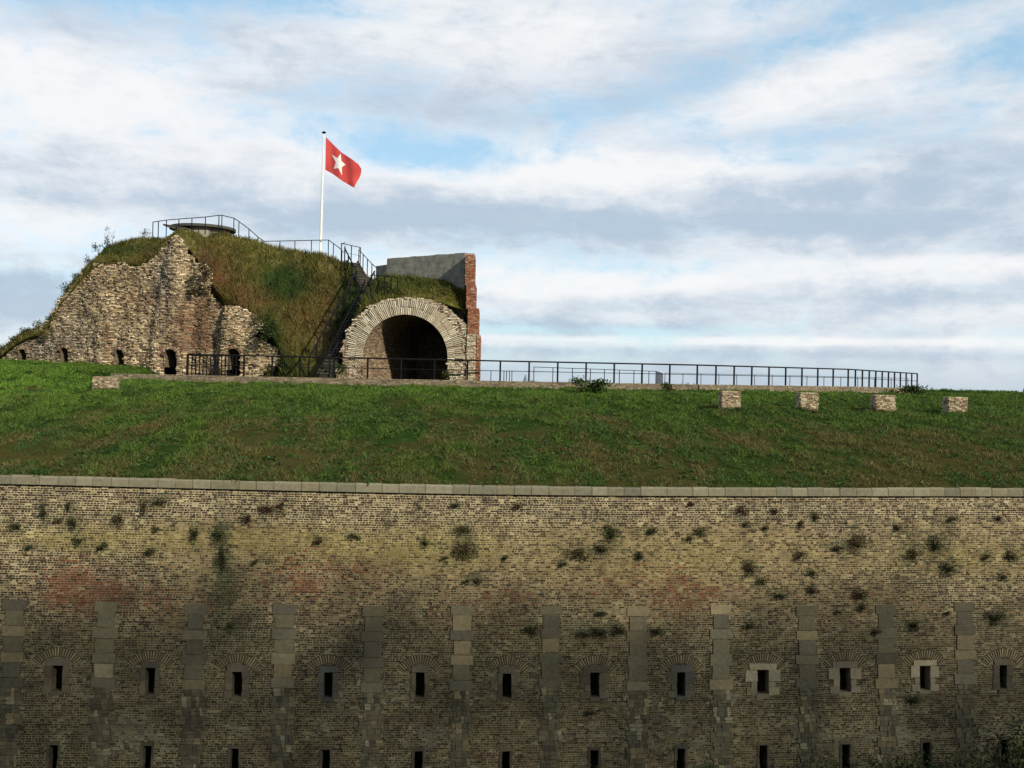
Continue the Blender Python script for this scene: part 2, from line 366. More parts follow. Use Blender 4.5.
def zones(u, v, p):
    px, py = proj(p)
    n = fbm(u*.35, v*.6, 3, 4); n2 = fbm(u*1.1, v*1.3, 11, 4); n3 = fbm(u*.18+4, v*.35, 23, 3)
    red = 1.5*gau(px, py, 78, 586, 44, 22)+.8*gau(px, py, 130, 600, 60, 15)+.75*gau(px, py, 320, 580, 55, 26)+.9*gau(px, py, 690, 600, 40, 24)+.5*gau(px, py, 630, 590, 60, 14)+.35*gau(px, py, 870, 595, 80, 10)+.6*gau(px, py, 640, 563, 14, 6)+.4*gau(px, py, 490, 595, 50, 16)+.35*gau(px, py, 200, 610, 60, 14)
    red = np.clip(red*(.1+1.9*fbm(u*2.2, v*2.6, 19, 4))-.12+.6*np.clip(n-.62, 0, 1)*3*sst(py, 540, 570), 0, 1)
    oliv = np.clip(gau(px, py, 110, 540, 140, 14)+gau(px, py, 300, 545, 80, 16)+gau(px, py, 430, 548, 100, 22)+.9*gau(px, py, 960, 556, 110, 16)+.6*gau(px, py, 680, 560, 120, 25), 0, 1)*(.4+.9*n2)
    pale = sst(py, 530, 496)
    base = sst(py+45*(n-.5)+50*(n2-.5), 555, 665)            # colours blend darker towards the foot of the wall, with a ragged edge
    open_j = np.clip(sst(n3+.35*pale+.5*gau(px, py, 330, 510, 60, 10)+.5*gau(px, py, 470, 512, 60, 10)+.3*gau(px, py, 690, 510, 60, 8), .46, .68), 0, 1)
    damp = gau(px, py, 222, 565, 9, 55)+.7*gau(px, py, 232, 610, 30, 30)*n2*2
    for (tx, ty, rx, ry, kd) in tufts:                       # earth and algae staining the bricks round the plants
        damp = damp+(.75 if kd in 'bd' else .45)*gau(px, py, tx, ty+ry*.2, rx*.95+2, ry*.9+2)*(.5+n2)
    return px, py, n, n2, red, oliv, pale, base, open_j, np.clip(damp, 0, 1)
def wall_col(u, v, p):
    px, py, n, n2, red, oliv, pale, base, oj, damp = zones(u, v, p); N = len(u)
    r1, r2, r3 = rng.random(N), rng.random(N), rng.random(N)
    c = pick(r1, [(.30, .235, .13), (.23, .175, .10), (.18, .13, .075), (.26, .17, .10), (.12, .09, .055), (.38, .31, .19)], [26, 26, 20, 12, 12, 8])
    dk = np.clip(.36+.7*oj+.25*(n2-.5), 0, .92)             # frost-worn, blackened bricks
    c = np.where((r2 < dk)[:, None], pick(r3, [(.045, .034, .026), (.065, .045, .035), (.03, .024, .02), (.09, .06, .045)], [4, 3, 3, 2]), c)
    c = lerp(c, (.26, .215, .07), (oliv*rng.uniform(0, 1, N))[:, None].clip(0, 1))
    c = np.where((rng.random(N) < red*.85)[:, None], pick(r3, [(.17, .055, .028), (.13, .045, .028), (.22, .09, .05)], [3, 2, 2]), c)
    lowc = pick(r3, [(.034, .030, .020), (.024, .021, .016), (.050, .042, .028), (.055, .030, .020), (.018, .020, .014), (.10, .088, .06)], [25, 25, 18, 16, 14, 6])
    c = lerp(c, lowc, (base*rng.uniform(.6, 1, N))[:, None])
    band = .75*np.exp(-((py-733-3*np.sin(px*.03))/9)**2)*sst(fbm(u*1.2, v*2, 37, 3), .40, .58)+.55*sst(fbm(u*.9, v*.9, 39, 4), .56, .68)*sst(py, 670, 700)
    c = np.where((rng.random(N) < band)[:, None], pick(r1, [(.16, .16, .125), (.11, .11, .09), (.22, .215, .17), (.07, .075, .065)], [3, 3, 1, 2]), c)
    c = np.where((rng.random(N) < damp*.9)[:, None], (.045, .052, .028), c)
    return c*rng.uniform(.8, 1.2, N)[:, None]*(.70, .69, .66)
def wall_mortar(u, v, p):
    px, py, n, n2, red, oliv, pale, base, oj, damp = zones(u, v, p)
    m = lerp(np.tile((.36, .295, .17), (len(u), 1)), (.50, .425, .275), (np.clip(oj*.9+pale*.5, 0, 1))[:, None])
    m = lerp(m, (.36, .31, .10), (oliv*.5)[:, None])
    m = lerp(m, (.19, .105, .06), (np.clip(red, 0, 1)*.7)[:, None])
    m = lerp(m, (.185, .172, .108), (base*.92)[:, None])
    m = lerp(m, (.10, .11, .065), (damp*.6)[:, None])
    return m*(.55+.9*fbm(u*4, v*4, 31, 3))[:, None]*(.68, .685, .64)
wb = MB()
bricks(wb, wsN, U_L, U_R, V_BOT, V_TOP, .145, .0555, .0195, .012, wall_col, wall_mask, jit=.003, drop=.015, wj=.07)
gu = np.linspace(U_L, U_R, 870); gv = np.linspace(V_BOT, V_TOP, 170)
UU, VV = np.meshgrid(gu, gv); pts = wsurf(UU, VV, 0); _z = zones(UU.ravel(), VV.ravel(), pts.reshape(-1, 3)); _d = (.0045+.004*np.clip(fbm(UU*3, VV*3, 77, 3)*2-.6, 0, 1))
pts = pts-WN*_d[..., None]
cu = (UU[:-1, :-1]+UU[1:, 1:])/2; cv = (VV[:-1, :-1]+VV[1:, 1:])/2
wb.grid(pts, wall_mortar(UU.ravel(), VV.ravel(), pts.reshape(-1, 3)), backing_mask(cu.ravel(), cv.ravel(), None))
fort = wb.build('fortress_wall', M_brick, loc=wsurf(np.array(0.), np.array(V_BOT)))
tag(fort, 'long weathered brick rampart wall with two rows of loopholes below the grass bank', 'wall')
def wq(mb, quad, d0, d1, c):
    """prism on the wall from 4 (u,v) corners between outward offsets"""
    a = [wsurf(np.array(float(x)), np.array(float(y)), float(d1)) for x, y in quad]; b = [wsurf(np.array(float(x)), np.array(float(y)), float(d0)) for x, y in quad]
    mb.hexa(np.array([b[0], b[1], a[1], a[0], b[3], b[2], a[2], a[3]]), c)
def wr(mb, u0, u1, v0, v1, d0, d1, c, j=.012):
    q = [(u0, v0), (u1, v0), (u1, v1), (u0, v1)]; q = [(a+random.uniform(-j, j), b+random.uniform(-j, j)) for a, b in q]
    wq(mb, q, d0, d1, c)
def fcol(mb):
    pass
# stone strips
ST = [(.095, .092, .062), (.105, .098, .064), (.092, .087, .060), (.100, .090, .058), (.112, .102, .064), (.084, .078, .056), (.17, .145, .085)]
for k, u in enumerate(pu_e):
    mb = MB(); v = P_TOP+random.uniform(-.03, .03); i = 0; tone = random.uniform(.8, 1.15)
    if k-3 in (1, 5, 8): tone = 1.2
    if k-3 in (6, 10): tone = .8
    while v > V_BOT:
        h = ((.25 if i % 2 == 0 else .36)+random.uniform(-.02, .02)) if i < 7 else random.choice([.2, .26, .16])
        wd = (.285 if i % 2 == 0 else .215)+random.uniform(-.02, .02)
        cc = np.array(random.choice(ST))*random.uniform(.8, 1.1)*tone
        if random.random() < .12: cc = cc*1.35
        if i < 7: wr(mb, u-wd+.006, u+wd-.006, v-h+.006, v-.004, -.05, random.uniform(.012, .026), cc)
        else:                                               # lower down the strip is rough small rubble
            uu = u-wd
            while uu < u+wd:
                w_ = random.uniform(.08, .2); c2 = np.array(random.choice(ST))*random.uniform(.55, 1.0)
                if random.random() < .07: c2 = np.array((.17, .165, .11))
                wr(mb, uu+.006, min(uu+w_, u+wd), v-h*.5+.006, v-.004, -.05, random.uniform(.008, .03), c2, .012)
                wr(mb, uu+.02, min(uu+w_*1.1, u+wd+.02), v-h+.006, v-h*.5-.004, -.05, random.uniform(.008, .03), c2*random.uniform(.7, 1.2), .012)
                uu += w_
        v -= h; i += 1
    mb.build('stone_strip', M_stone, fort)
# loophole surrounds and the dark passages behind them
def loophole(hu, hv, w_, h_, tone, big, rough):
    mb = MB(); a, b = w_/2, h_/2; t = .11
    g0 = np.array([(.082, .074, .054), (.075, .075, .068), (.19, .175, .13), (.062, .056, .042)][tone])
    c = lambda: g0*random.uniform(.65, 1.2)*np.array((1, random.uniform(.95, 1.02), random.uniform(.85, 1.05))); t *= random.uniform(.8, 1.3)
    if rough: t = .05
    wr(mb, hu-a-t-.06*big, hu+a+t+.06*big, hv+b, hv+b+(.09 if rough else .16), -.3, .012 if rough else .02, c())
    wr(mb, hu-a-t*(2.2 if big else 1.2), hu-a, hv+.02, hv+b-.004, -.3, .017, c()); wr(mb, hu+a, hu+a+t*(2.2 if big else 1.2), hv+.02, hv+b-.004, -.3, .017, c())
    wr(mb, hu-a-t*1.2, hu-a, hv-b*.5, hv+.012, -.3, .014, c()); wr(mb, hu+a, hu+a+t*1.2, hv-b*.5, hv+.012, -.3, .014, c())
    wr(mb, hu-a-t*(2.0 if big else 1.3), hu-a, hv-b-.02, hv-b*.5-.006, -.3, .019, c()); wr(mb, hu+a, hu+a+t*(2.0 if big else 1.3), hv-b-.02, hv-b*.5-.006, -.3, .019, c())
    wr(mb, hu-a-.02, hu+a+.02, hv-b-.10, hv-b, -.3, .012, c()*.8)
    o = mb.build('loophole_surround', M_stone, fort)
    pb = MB(); D = -.85; dc = (.13, .11, .06)
    def pt(u, v, d): return wsurf(np.array(float(u)), np.array(float(v)), float(d))
    A = a+.02; B = b+.02; f = -.29; A2 = a+.25
    fr = [pt(hu-A, hv-B, f), pt(hu+A, hv-B, f), pt(hu+A, hv+B, f), pt(hu-A, hv+B, f)]
    bk = [pt(hu-A2, hv-B-.1, D), pt(hu+A2, hv-B-.1, D), pt(hu+A2, hv+B, D), pt(hu-A2, hv+B, D)]
    pb.add(np.array(fr+bk), [(0,1,5,4),(1,2,6,5),(2,3,7,6),(3,0,4,7),(4,5,6,7)], None, dc)
    pb.build('passage', M_stone, o)
tones = {8: 2, 9: 2, 10: 2, 7: 1, 3: 1, 6: 0}
for k in range(len(su_e)):
    loophole(su_e[k], sv_e[k], sw_e[k], SH, tones.get(k-3, 0), 1 if k-3 in (6, 7, 9, 8, 10) else 0, 0)
    loophole(su_e[k], lv_e[k], .2, .62, 3, 0, 1)
for k, (cu0, cv0) in enumerate(arch_c):
    mb = MB(); n = 19; A0 = .98
    for i in range(12):
        a0 = -A0+2*A0*i/12; a1 = -A0+2*A0*(i+1)/12
        wq(mb, [(cu0+(RI-.02)*math.sin(a0), cv0+(RI-.02)*math.cos(a0)), (cu0+(RI-.02)*math.sin(a1), cv0+(RI-.02)*math.cos(a1)), (cu0+(RO+.02)*math.sin(a1), cv0+(RO+.02)*math.cos(a1)), (cu0+(RO+.02)*math.sin(a0), cv0+(RO+.02)*math.cos(a0))], -.06, -.002, (.04, .035, .022))
    for i in range(n):
        a0 = -A0+2*A0*i/n+.028; a1 = -A0+2*A0*(i+1)/n-.028; ri = RI+random.uniform(-.01, .01); ro = RO+random.uniform(-.02, .01)
        cc = np.array(random.choice([(.24, .205, .12), (.20, .165, .10), (.17, .14, .085)]))*random.uniform(.6, .95)
        wq(mb, [(cu0+ri*math.sin(a0), cv0+ri*math.cos(a0)), (cu0+ri*math.sin(a1), cv0+ri*math.cos(a1)), (cu0+ro*math.sin(a1), cv0+ro*math.cos(a1)), (cu0+ro*math.sin(a0), cv0+ro*math.cos(a0))], -.02, random.uniform(.004, .014), cc)
    mb.build('brick_arch', M_brick, fort)
# coping
mb = MB()
for u in np.arange(U_L, U_R, .5):
    wq(mb, [(u, V_TOP+.004), (u+.5, V_TOP+.004), (u+.5, V_TOP+.19), (u, V_TOP+.19)], -.34, .02, (.05, .045, .03))
u = U_L
while u < U_R:
    L = random.choice([.43, .43, .42, .45, .68]) + random.uniform(-.02, .02)
    cc = np.array(random.choice([(.17, .16, .11), (.19, .18, .125), (.14, .135, .095), (.175, .16, .10)]))*random.uniform(.85, 1.1)
    d1 = .075+random.uniform(-.008, .008); v0 = V_TOP+.0; v1 = V_TOP+.22+random.uniform(-.012, .012)
    a, b = u+.006, u+L-.006
    ps = []
    for (vv, dd) in [(v0, -.35), (v0, d1), (v0+.17, d1), (v1, d1-.05), (v1, -.35)]:
        ps.append((vv, dd))
    va = np.array([wsurf(np.array(a), np.array(p), q) for p, q in ps]+[wsurf(np.array(b), np.array(p), q) for p, q in ps])
    mb.add(va, [(0,5,6,1),(1,6,7,2),(2,7,8,3),(3,8,9,4)], [(0,1,2),(0,2,3),(0,3,4),(5,7,6),(5,8,7),(5,9,8)], cc)
    u += L
mb.build('coping', M_stone, fort)

# ================================================================== ground
LW = [(112, 373.5, 50), (300, 377.5, 50.6), (500, 381, 51.5), (697, 384.5, 53), (848, 386.5, 60), (918, 388.3, 70)]
LWP = np.array([P(a, b, d) for a, b, d in LW])
lx = np.concatenate([[-60, -30], LWP[:, 0], [36, 60, 90]])
ly = np.concatenate([[58, 56], LWP[:, 1], [70, 60, 60]])
lz = np.concatenate([[1.0, .95], LWP[:, 2], [.62, .45, .3]])
cop = wsurf(np.linspace(-60, 80, 400), np.full(400, V_TOP+.215), -.2)
def wall_y(x): return 25.0+WO[0]*0+.085*x+.30
def zcop(x): return np.interp(x, cop[:, 0], cop[:, 2])
def Gz(x, y, detail=True):
    x = np.asarray(x, float); y = np.asarray(y, float)
    yl = np.interp(x, lx, ly); zl = np.interp(x, lx, lz); yw = wall_y(x)
    haswall = (x > LWP[0, 0]) & (x < LWP[-1, 0])
    zt = zl-.36*sst(x, LWP[0, 0]-4.5, LWP[0, 0])*sst(x, LWP[-1, 0]+6, LWP[-1, 0])
    s = (y-yw)/(yl-yw)
    f = np.interp(s, [0, .15, .35, .5, .7, 1], [0, .22, .46, .62, .82, 1])
    z = zcop(x)+(zt-zcop(x))*f
    z2 = zl-.05+(y-yl)*.0045; lf = sst(x, LWP[0, 0]+.2, LWP[0, 0]-1.2); z2 = z2*(1-lf)+lf*np.minimum(zl+(y-yl)*.065, 1.5)
    z = np.where(s > 1, lerp(zt, z2, sst(y, yl+.05, yl+.3)), z)
    z = np.where(y > 100, z2*0+lerp(z2.clip(-1, 1.), -9, sst(y, 100, 150)), z)
    if detail: z = z+(fbm(x*.5, y*.5, 41, 3)-.5)*.26*sst(s, .0, .12)*np.where(haswall, sst(s, 1, .93), 1)*(y < 100)+(fbm(x*1.8, y*1.8, 47, 2)-.5)*.13*sst(s, .0, .05)*np.where(haswall, sst(s, 1, .97), 1)*(y < 100)
    return z
xs = np.concatenate([np.linspace(-3000, -70, 12), np.linspace(-60, 70, 261), np.linspace(80, 3000, 12)])
off = np.concatenate([np.linspace(0, 26, 90), np.linspace(26.4, 80, 90), np.linspace(85, 170, 18), [250, 400, 800, 1600, 3500]])
XX, OO = np.meshgrid(xs, off)
xc = np.clip(XX, -60, 70)
YY = wall_y(xc)+OO
ZZ = Gz(xc, YY)
ZZ = np.where(OO > 160, -9, ZZ)
pts = np.stack([XX, YY, ZZ], -1)
def turf_col(x, y):
    n = fbm(x*.30, y*.12, 51, 4); n2 = fbm(x*1.3, y*.4, 57, 4)
    yl = np.interp(x, lx, ly); s = np.clip((y-wall_y(x))/(yl-wall_y(x)), 0, 1.5)
    lush = sst(s+1.1*(n-.5)+1.3*(n2-.5), .12, .62)
    # brown, bitten zone low on the slope
    return lush, n, n2
lush, n, n2 = turf_col(XX.ravel(), YY.ravel())
gc = lerp(np.tile((.050, .048, .015), (XX.size, 1)), (.020, .042, .009), lush[:, None])*(.55+.9*fbm(XX.ravel()*2.5, YY.ravel()*2.5, 53, 3))[:, None]
mb = MB(); mb.grid(pts, gc)
gr = mb.build('ground', M_soil, loc=(0, 25.5, -2.4), smooth=True); tag(gr, kind='structure')
# ditch floor and the bank the photographer stands on
xs = np.linspace(-200, 200, 41); ys = np.array([-400, -60, -10, .5, 1.2, 4.5, 6, 10, 16, 22, 24.2, 27, 60])
zs = np.array([-1.7, -1.7, -1.65, -1.65, -1.9, -9.6, -10.4, -10.6, -10.6, -10.55, -10.45, -10.45, -14])
XX, YY = np.meshgrid(xs, ys); ZZ = np.repeat(zs[:, None], len(xs), 1)
YY = YY+np.where((YY > 3)&(YY<30), .085*np.clip(XX, -60, 70), 0)*(YY/25)
mb = MB(); mb.grid(np.stack([XX, YY, ZZ], -1), (.04, .05, .02)); o = mb.build('ditch_ground', M_soil, loc=(0, 12, -10.6)); tag(o, kind='structure')

# ------------------------------------------------------------------ blades
def blades(mb, p, h, wd, col, lean=.5, kink=True, up=None):
    """p (n,3) roots; leaning grass blades, each one a bent narrow triangle"""
    n = len(p); an = rng.uniform(0, 2*math.pi, n); d = np.stack([np.cos(an), np.sin(an), np.zeros(n)], -1)
    ln = rng.uniform(.05, 1, n)[:, None]*lean*h[:, None]; la = rng.uniform(0, 2*math.pi, n)
    l = np.stack([np.cos(la), np.sin(la), np.zeros(n)], -1)*ln
    upv = np.zeros((n, 3)); upv[:, 2] = h
    a = p-d*wd[:, None]/2; b = p+d*wd[:, None]/2
    m1 = p+upv*.6+l*.45
    c1 = m1-d*wd[:, None]*.32; c2 = m1+d*wd[:, None]*.32; tip = p+upv*rng.uniform(.8, 1.0, n)[:, None]+l
    V = np.stack([a, b, c2, c1, tip], 1).reshape(-1, 3); base = (np.arange(n)*5)[:, None]
    q = base+np.array([[0, 1, 2, 3]]); t = base+np.array([[3, 2, 4]])
    mb.add(V, q, t, np.repeat(col, 5, 0))
def veg_jit(c, n, s=.25):
    return c*rng.uniform(1-s, 1+s, n)[:, None]*rng.uniform(.9, 1.1, (n, 3))

# turf of the slope
def slope_points(n):
    # more samples close by, where blades show largest
    px = rng.uniform(-60, 1085, n*3); s = rng.random(n*3)*1.22
    x0 = (px-512)/1000
    yw = 25.3/(1-.085*x0); x = x0*yw
    yl = np.interp(x0*52, lx, ly)+1
    y = yw+.05+s*(yl-yw-.2); x = x0*y
    ok = (s < .985) | (x < LWP[0, 0]) | (x > LWP[-1, 0]-.5)
    return x[ok][:n], y[ok][:n]
x, y = slope_points(620000)
clump = sst(.5*fbm(x*1.3, y*.45, 61, 3)+.5*fbm(x*4, y*1.4, 63, 2), .34, .66); keep = rng.random(len(x)) < .62+clump*.6
yl_ = np.interp(x, lx, ly); keep &= ~((np.abs(y-yl_) < .5)&(y>yl_-.25)&(x > LWP[0, 0])); x = x[keep]; y = y[keep]; clump = clump[keep]
lush, n, n2 = turf_col(x, y); N = len(x)
z = Gz(x, y)-.02
pxx, pyy = proj(np.stack([x, y, z], -1))
green = pick(rng.random(N), [(.062, .112, .016), (.046, .088, .013), (.085, .135, .022), (.036, .062, .014), (.11, .13, .035)], [30, 30, 15, 20, 5])
brown = pick(rng.random(N), [(.105, .090, .032), (.075, .078, .022), (.14, .115, .05), (.09, .062, .032), (.055, .078, .018)], [28, 26, 12, 14, 22])
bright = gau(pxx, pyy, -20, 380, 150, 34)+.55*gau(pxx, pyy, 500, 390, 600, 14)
c = lerp(brown, green, np.clip(lush+.25*(rng.random(N)-.5), 0, 1)[:, None])
dry = sst(fbm(x*.8+9, y*.3, 71, 4), .50, .68)*(1-lush*.7)
c = lerp(c, (.10, .078, .030), (dry*.6)[:, None])
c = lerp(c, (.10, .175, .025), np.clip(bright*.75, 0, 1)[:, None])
h = rng.uniform(.025, .085, N)*(.5+2.0*clump)*(.85+.35*lush); wd = rng.uniform(.018, .045, N)*(y/30)
c = c*(.88+.45*clump)[:, None]*(1, 1.04, .95)
c = lerp(c, (.035, .09, .016), (sst(fbm(x*.9+3, y*.3, 73, 3), .55, .66)*.75*(1-lush))[:, None])
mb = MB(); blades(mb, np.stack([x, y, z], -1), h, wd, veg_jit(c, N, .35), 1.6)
xe = rng.uniform(-22, 24, 9000); xe = xe[rng.random(9000) < sst(fbm(xe*1.1, xe*0, 68, 3), .35, .65)]; ce_ = wsurf(xe, np.full(len(xe), V_TOP+.205), rng.uniform(-.30, -.02, len(xe)))
blades(mb, ce_, rng.uniform(.03, .10, len(xe)), rng.uniform(.012, .03, len(xe)), veg_jit(pick(rng.random(len(xe)), [(.10, .085, .03), (.06, .08, .02), (.045, .08, .015)], [2, 2, 2]), len(xe), .3), 1.6)
for (qx, qy, qw) in [(.0, 0, 0)]: pass
# broad-leaved weeds sprinkled through the turf, in rosettes
xw, yw_ = slope_points(5200); k_ = rng.random(len(xw)) < sst(fbm(xw*.8, yw_*.3, 66, 3), .40, .62); xw, yw_ = xw[k_], yw_[k_]
for q_ in range(14):
    xx = xw+rng.normal(0, .11, len(xw)); yy = yw_+rng.normal(0, .11, len(xw)); zz_ = Gz(xw, yw_)+rng.uniform(.0, .13, len(xw)); a = rng.normal(0, 1, (len(xw), 3)); a[:, 2] = np.abs(a[:, 2])*.6
    a /= np.linalg.norm(a, axis=1, keepdims=True); b = np.cross(a, rng.normal(0, 1, (len(xw), 3))); b /= np.linalg.norm(b, axis=1, keepdims=True); sz = rng.uniform(.03, .075, len(xw))[:, None]
    pp_ = np.stack([xx, yy, zz_], -1); cw_ = veg_jit(pick(rng.random(len(xw)), [(.035, .085, .014), (.05, .11, .02), (.025, .06, .012), (.07, .12, .03)], [3, 2, 3, 1]), len(xw), .3)
    mb.add(np.stack([pp_-a*sz, pp_+b*sz*.4, pp_+a*sz, pp_-b*sz*.4], 1).reshape(-1, 3), np.arange(len(xw)*4).reshape(-1, 4), None, np.repeat(cw_, 4, 0))
o = mb.build('grass', M_veg); tag(o, kind='stuff')

# ================================================================== ruin
def ruin_Y(px): return np.interp(px, [-60, 0, 120, 230, 285, 345], [64, 62, 59.3, 56.5, 54.8, 53.2])
RL = P(-60, 355, 64.); RR = P(300, 372, 54.4); RL2, RR2 = RL[:2].copy(), RR[:2].copy()
rlen = np.linalg.norm(RR2-RL2); rdir = (RR2-RL2)/rlen; rn = np.array([rdir[1], -rdir[0], 0.]);
if rn[1] > 0: rn = -rn
niches = [(22, 359, 8, 10), (64, 360, 8, 12.5), (119, 361.5, 9, 12), (170, 364, 13, 15), (233, 366.5, 14, 18)]
def ruin_surf(u, v):
    u = np.asarray(u, float); v = np.asarray(v, float)
    x = RL2[0]+u*rdir[0]; y = RL2[1]+u*rdir[1]
    px = 512+1000*x/y-1*(v*.021*1000/y*0)
    py = 384-(v/y*1000)+ (px-512)*.021+8
    r = (fbm(u*.55, v*.45, 81, 3)-.5)*.4+(fbm(u*2.2, v*1.6, 85, 3)-.5)*.24
    bx = 166+np.interp(py, [230, 300, 370], [8, 0, -4]); wdt = np.interp(py, [235, 370], [6, 15])
    r = r+.28*sst(np.abs(px-bx), wdt+7, wdt-5)*sst(py, 232, 262)          # the leaning buttress
    r = r-.45*sst(px, 181, 186)*sst(px, 222, 214)*sst(py, 285, 296)       # walled-up recess beside it
    r = r+.14*sst(np.abs(px-104), 12, 4)*sst(py, 285, 300)                 # torn-off cross walls
    r = r+.18*sst(np.abs(px-228), 14, 7)*sst(py, 305, 315)
    for (nx, nb, w_, h_) in niches: r = r*(1-sst(np.hypot(px-nx, (py-nb+h_/2)*.8), 16, 9))
    p = np.stack([x, y+(v-1)*.10, v], -1)+rn*r[..., None]
    return p
def ruin_sN(u, v):
    p = ruin_surf(u, v); e = .05
    a = ruin_surf(u+e, v)-p; b = ruin_surf(u, v+e)-p
    n = np.cross(a, b); n /= np.linalg.norm(n, axis=-1, keepdims=True); n = np.where(n[..., 1:2] > 0, -n, n)
    return p, n
RUIN_POLY = [(-70, 380), (-70, 362), (-10, 355), (3, 349), (20, 337), (45, 326), (60, 300), (75, 283), (95, 266), (102, 262), (120, 263), (140, 266), (152, 262), (160, 252), (168, 240), (178, 234), (184, 242), (194, 262), (208, 266), (214, 275), (210, 295), (222, 305), (240, 308), (256, 314), (262, 323), (257, 332), (258, 340), (275, 346), (282, 352), (278, 362), (262, 372), (255, 390)]
def n_in(px, py, g=0):
    k = np.zeros(np.shape(px), bool)
    for (nx, nb, w_, h_) in niches:
        r = w_/2+g; k |= (np.abs(px-nx) < r) & (py > nb-h_+w_/2) | (np.hypot(px-nx, py-(nb-h_+w_/2)) < r)
    return k
def ruin_mask(u, v, p):
    px, py = proj(p); jx = (fbm(u*3, v*3, 91, 3)-.5)*12
    return inpoly(px+jx, py+jx*.6, RUIN_POLY) & ~n_in(px, py)
def ruin_col(u, v, p):
    px, py = proj(p); N = len(u); r1 = rng.random(N); n = fbm(u*.5, v*.5, 101, 4); n2 = fbm(u*1.6, v*1.6, 103, 3)
    c = pick(r1, [(.40, .33, .21), (.48, .41, .28), (.30, .235, .15), (.22, .155, .10), (.15, .11, .08), (.55, .50, .38)], [26, 20, 20, 14, 12, 8])
    red = np.clip(1.2*gau(px, py, 195, 325, 26, 30)+.8*gau(px, py, 107, 335, 6, 20)+.5*gau(px, py, 140, 300, 20, 10), 0, 1)*(.4+n2)
    c = lerp(c, pick(rng.random(N), [(.17, .085, .055), (.24, .14, .09), (.13, .085, .06)], [3, 3, 2]), np.clip(red, 0, .85)[:, None])
    grey = np.clip(gau(px, py, 30, 345, 60, 18)+.8*gau(px, py, 165, 280, 16, 40)+.5*gau(px, py, 75, 310, 20, 30), 0, 1)
    c = lerp(c, c.mean(1, keepdims=True)*np.array((1.0, .93, .84))*.62, (grey*.8)[:, None])
    pale = np.clip(gau(px, py, 182, 275, 10, 22)+gau(px, py, 98, 320, 3, 40)+gau(px, py, 226, 335, 4, 18)+gau(px, py, 112, 320, 3, 30)+.7*gau(px, py, 245, 335, 20, 12), 0, 1)
    c = lerp(c, (.56, .47, .30), (pale*.6*rng.uniform(.3, 1, N))[:, None])
    lich = sst(n, .56, .7); c = lerp(c, c*.6+np.array((.02, .02, .0)), (lich*.6)[:, None])
    return c*rng.uniform(.7, 1.3, N)[:, None]*(1.28, 1.23, 1.14)
def ruin_mort(u, v, p):
    return np.tile((.15, .12, .085), (len(u), 1))*(.45+1.1*fbm(u*2, v*2, 107, 4))[:, None]
ruin = thing('ruined_wall', P(150, 365, 58.5), 'crumbling pale brick ruin with leaning buttress and small arched niches, left of the stairs', 'ruin')
mb = MB(); bricks(mb, ruin_sN, 0, rlen, .2, 10.2, .23, .088, .028, .07, ruin_col, ruin_mask, jit=.02, drop=.13, mortar=ruin_mort, mcell=.10, wj=.35)
mb.build('masonry', M_rubble, ruin)
# niches: shallow vaulted cells with a ring of bricks on end
def P_on_ruin(px, py):
    d = ray(px, py)
    # plane through the ruin line
    n = rn; o0 = np.array([RL2[0], RL2[1], 0]); t = (o0@n)/(d@n); return d*t
for (nx, nb, w_, h_) in niches:
    mb = MB(); K = 9
    ring = [(nx-w_/2, nb+3)]+[(nx-w_/2*math.cos(a), nb-h_+w_/2-w_/2*math.sin(a)) for a in np.linspace(0, math.pi, K)]+[(nx+w_/2, nb+3)]
    fr = np.array([P_on_ruin(a, b)-0*rn for a, b in ring]); 
    deps = [.02, .2, .6, 1.7]
    rows = np.stack([fr-rn*d_ for d_ in deps]); 
    mb.grid(rows, (.12, .09, .06)); cen = rows[-1].mean(0)
    nn = len(ring); mb.add(np.vstack([rows[-1], [cen]]), None, [(i, i+1, nn) for i in range(nn-1)], (.12, .09, .06))
    o = mb.build('niche', M_rubble, ruin)
    mb = MB(); nv = 11; r0 = w_/2; r1 = w_/2+2.4
    for i in range(nv):
        a0 = math.pi*(i+.12)/nv; a1 = math.pi*(i+.88)/nv; cy0 = nb-h_+w_/2
        qd = [(nx-r*math.cos(a), cy0-r*math.sin(a)) for r, a in ((r0, a0), (r0, a1), (r1, a1), (r1, a0))]
        q0 = [P_on_ruin(a, b)-rn*.25 for a, b in qd]; q1 = [P_on_ruin(a, b)+rn*(.02+random.uniform(-.03, .05)) for a, b in qd]
        cc = np.array(random.choice([(.40, .33, .22), (.30, .22, .14), (.22, .13, .09)]))*random.uniform(.7, 1.1)
        mb.hexa(np.array([q0[0], q0[1], q1[1], q1[0], q0[3], q0[2], q1[2], q1[3]]), cc)
    mb.build('brick_ring', M_rubble, o)

# ------------------------------------------------------------------ mound
cpx = [-90, -30, 0, 20, 45, 55, 62, 72, 88, 100, 110, 130, 150, 180, 205, 225, 245, 260, 285, 320, 340, 352, 365, 380, 395, 420, 445, 465, 480]
cpy = [368, 363, 353, 338, 327, 315, 300, 285, 267, 254, 247, 242, 240.5, 241, 240, 237, 243, 246, 251.5, 254, 262, 267, 271, 275, 276, 277, 280, 289, 300]
mpx = [-90, -30, 0, 20, 45, 62, 88, 100, 140, 158, 170, 180, 186, 200, 210, 225, 250, 262, 280, 300, 320, 345, 352, 365, 385, 405, 430, 445, 460, 480]
mpy = [374, 368, 356, 341, 331, 303, 272, 264, 266, 256, 241, 236, 246, 264, 285, 304, 314, 330, 350, 372, 376, 378, 322, 308, 300, 297, 300, 304, 309, 330]
crestk = lambda px: np.interp(px, [-90, 60, 100, 150, 230, 300, 345, 375, 390, 405, 420, 440, 455, 480], [1.2, 1.2, 3, 5.5, 7.5, 9.5, 9.5, 5, 3.2, 2.7, 2.1, 1.5, 1.1, .9])
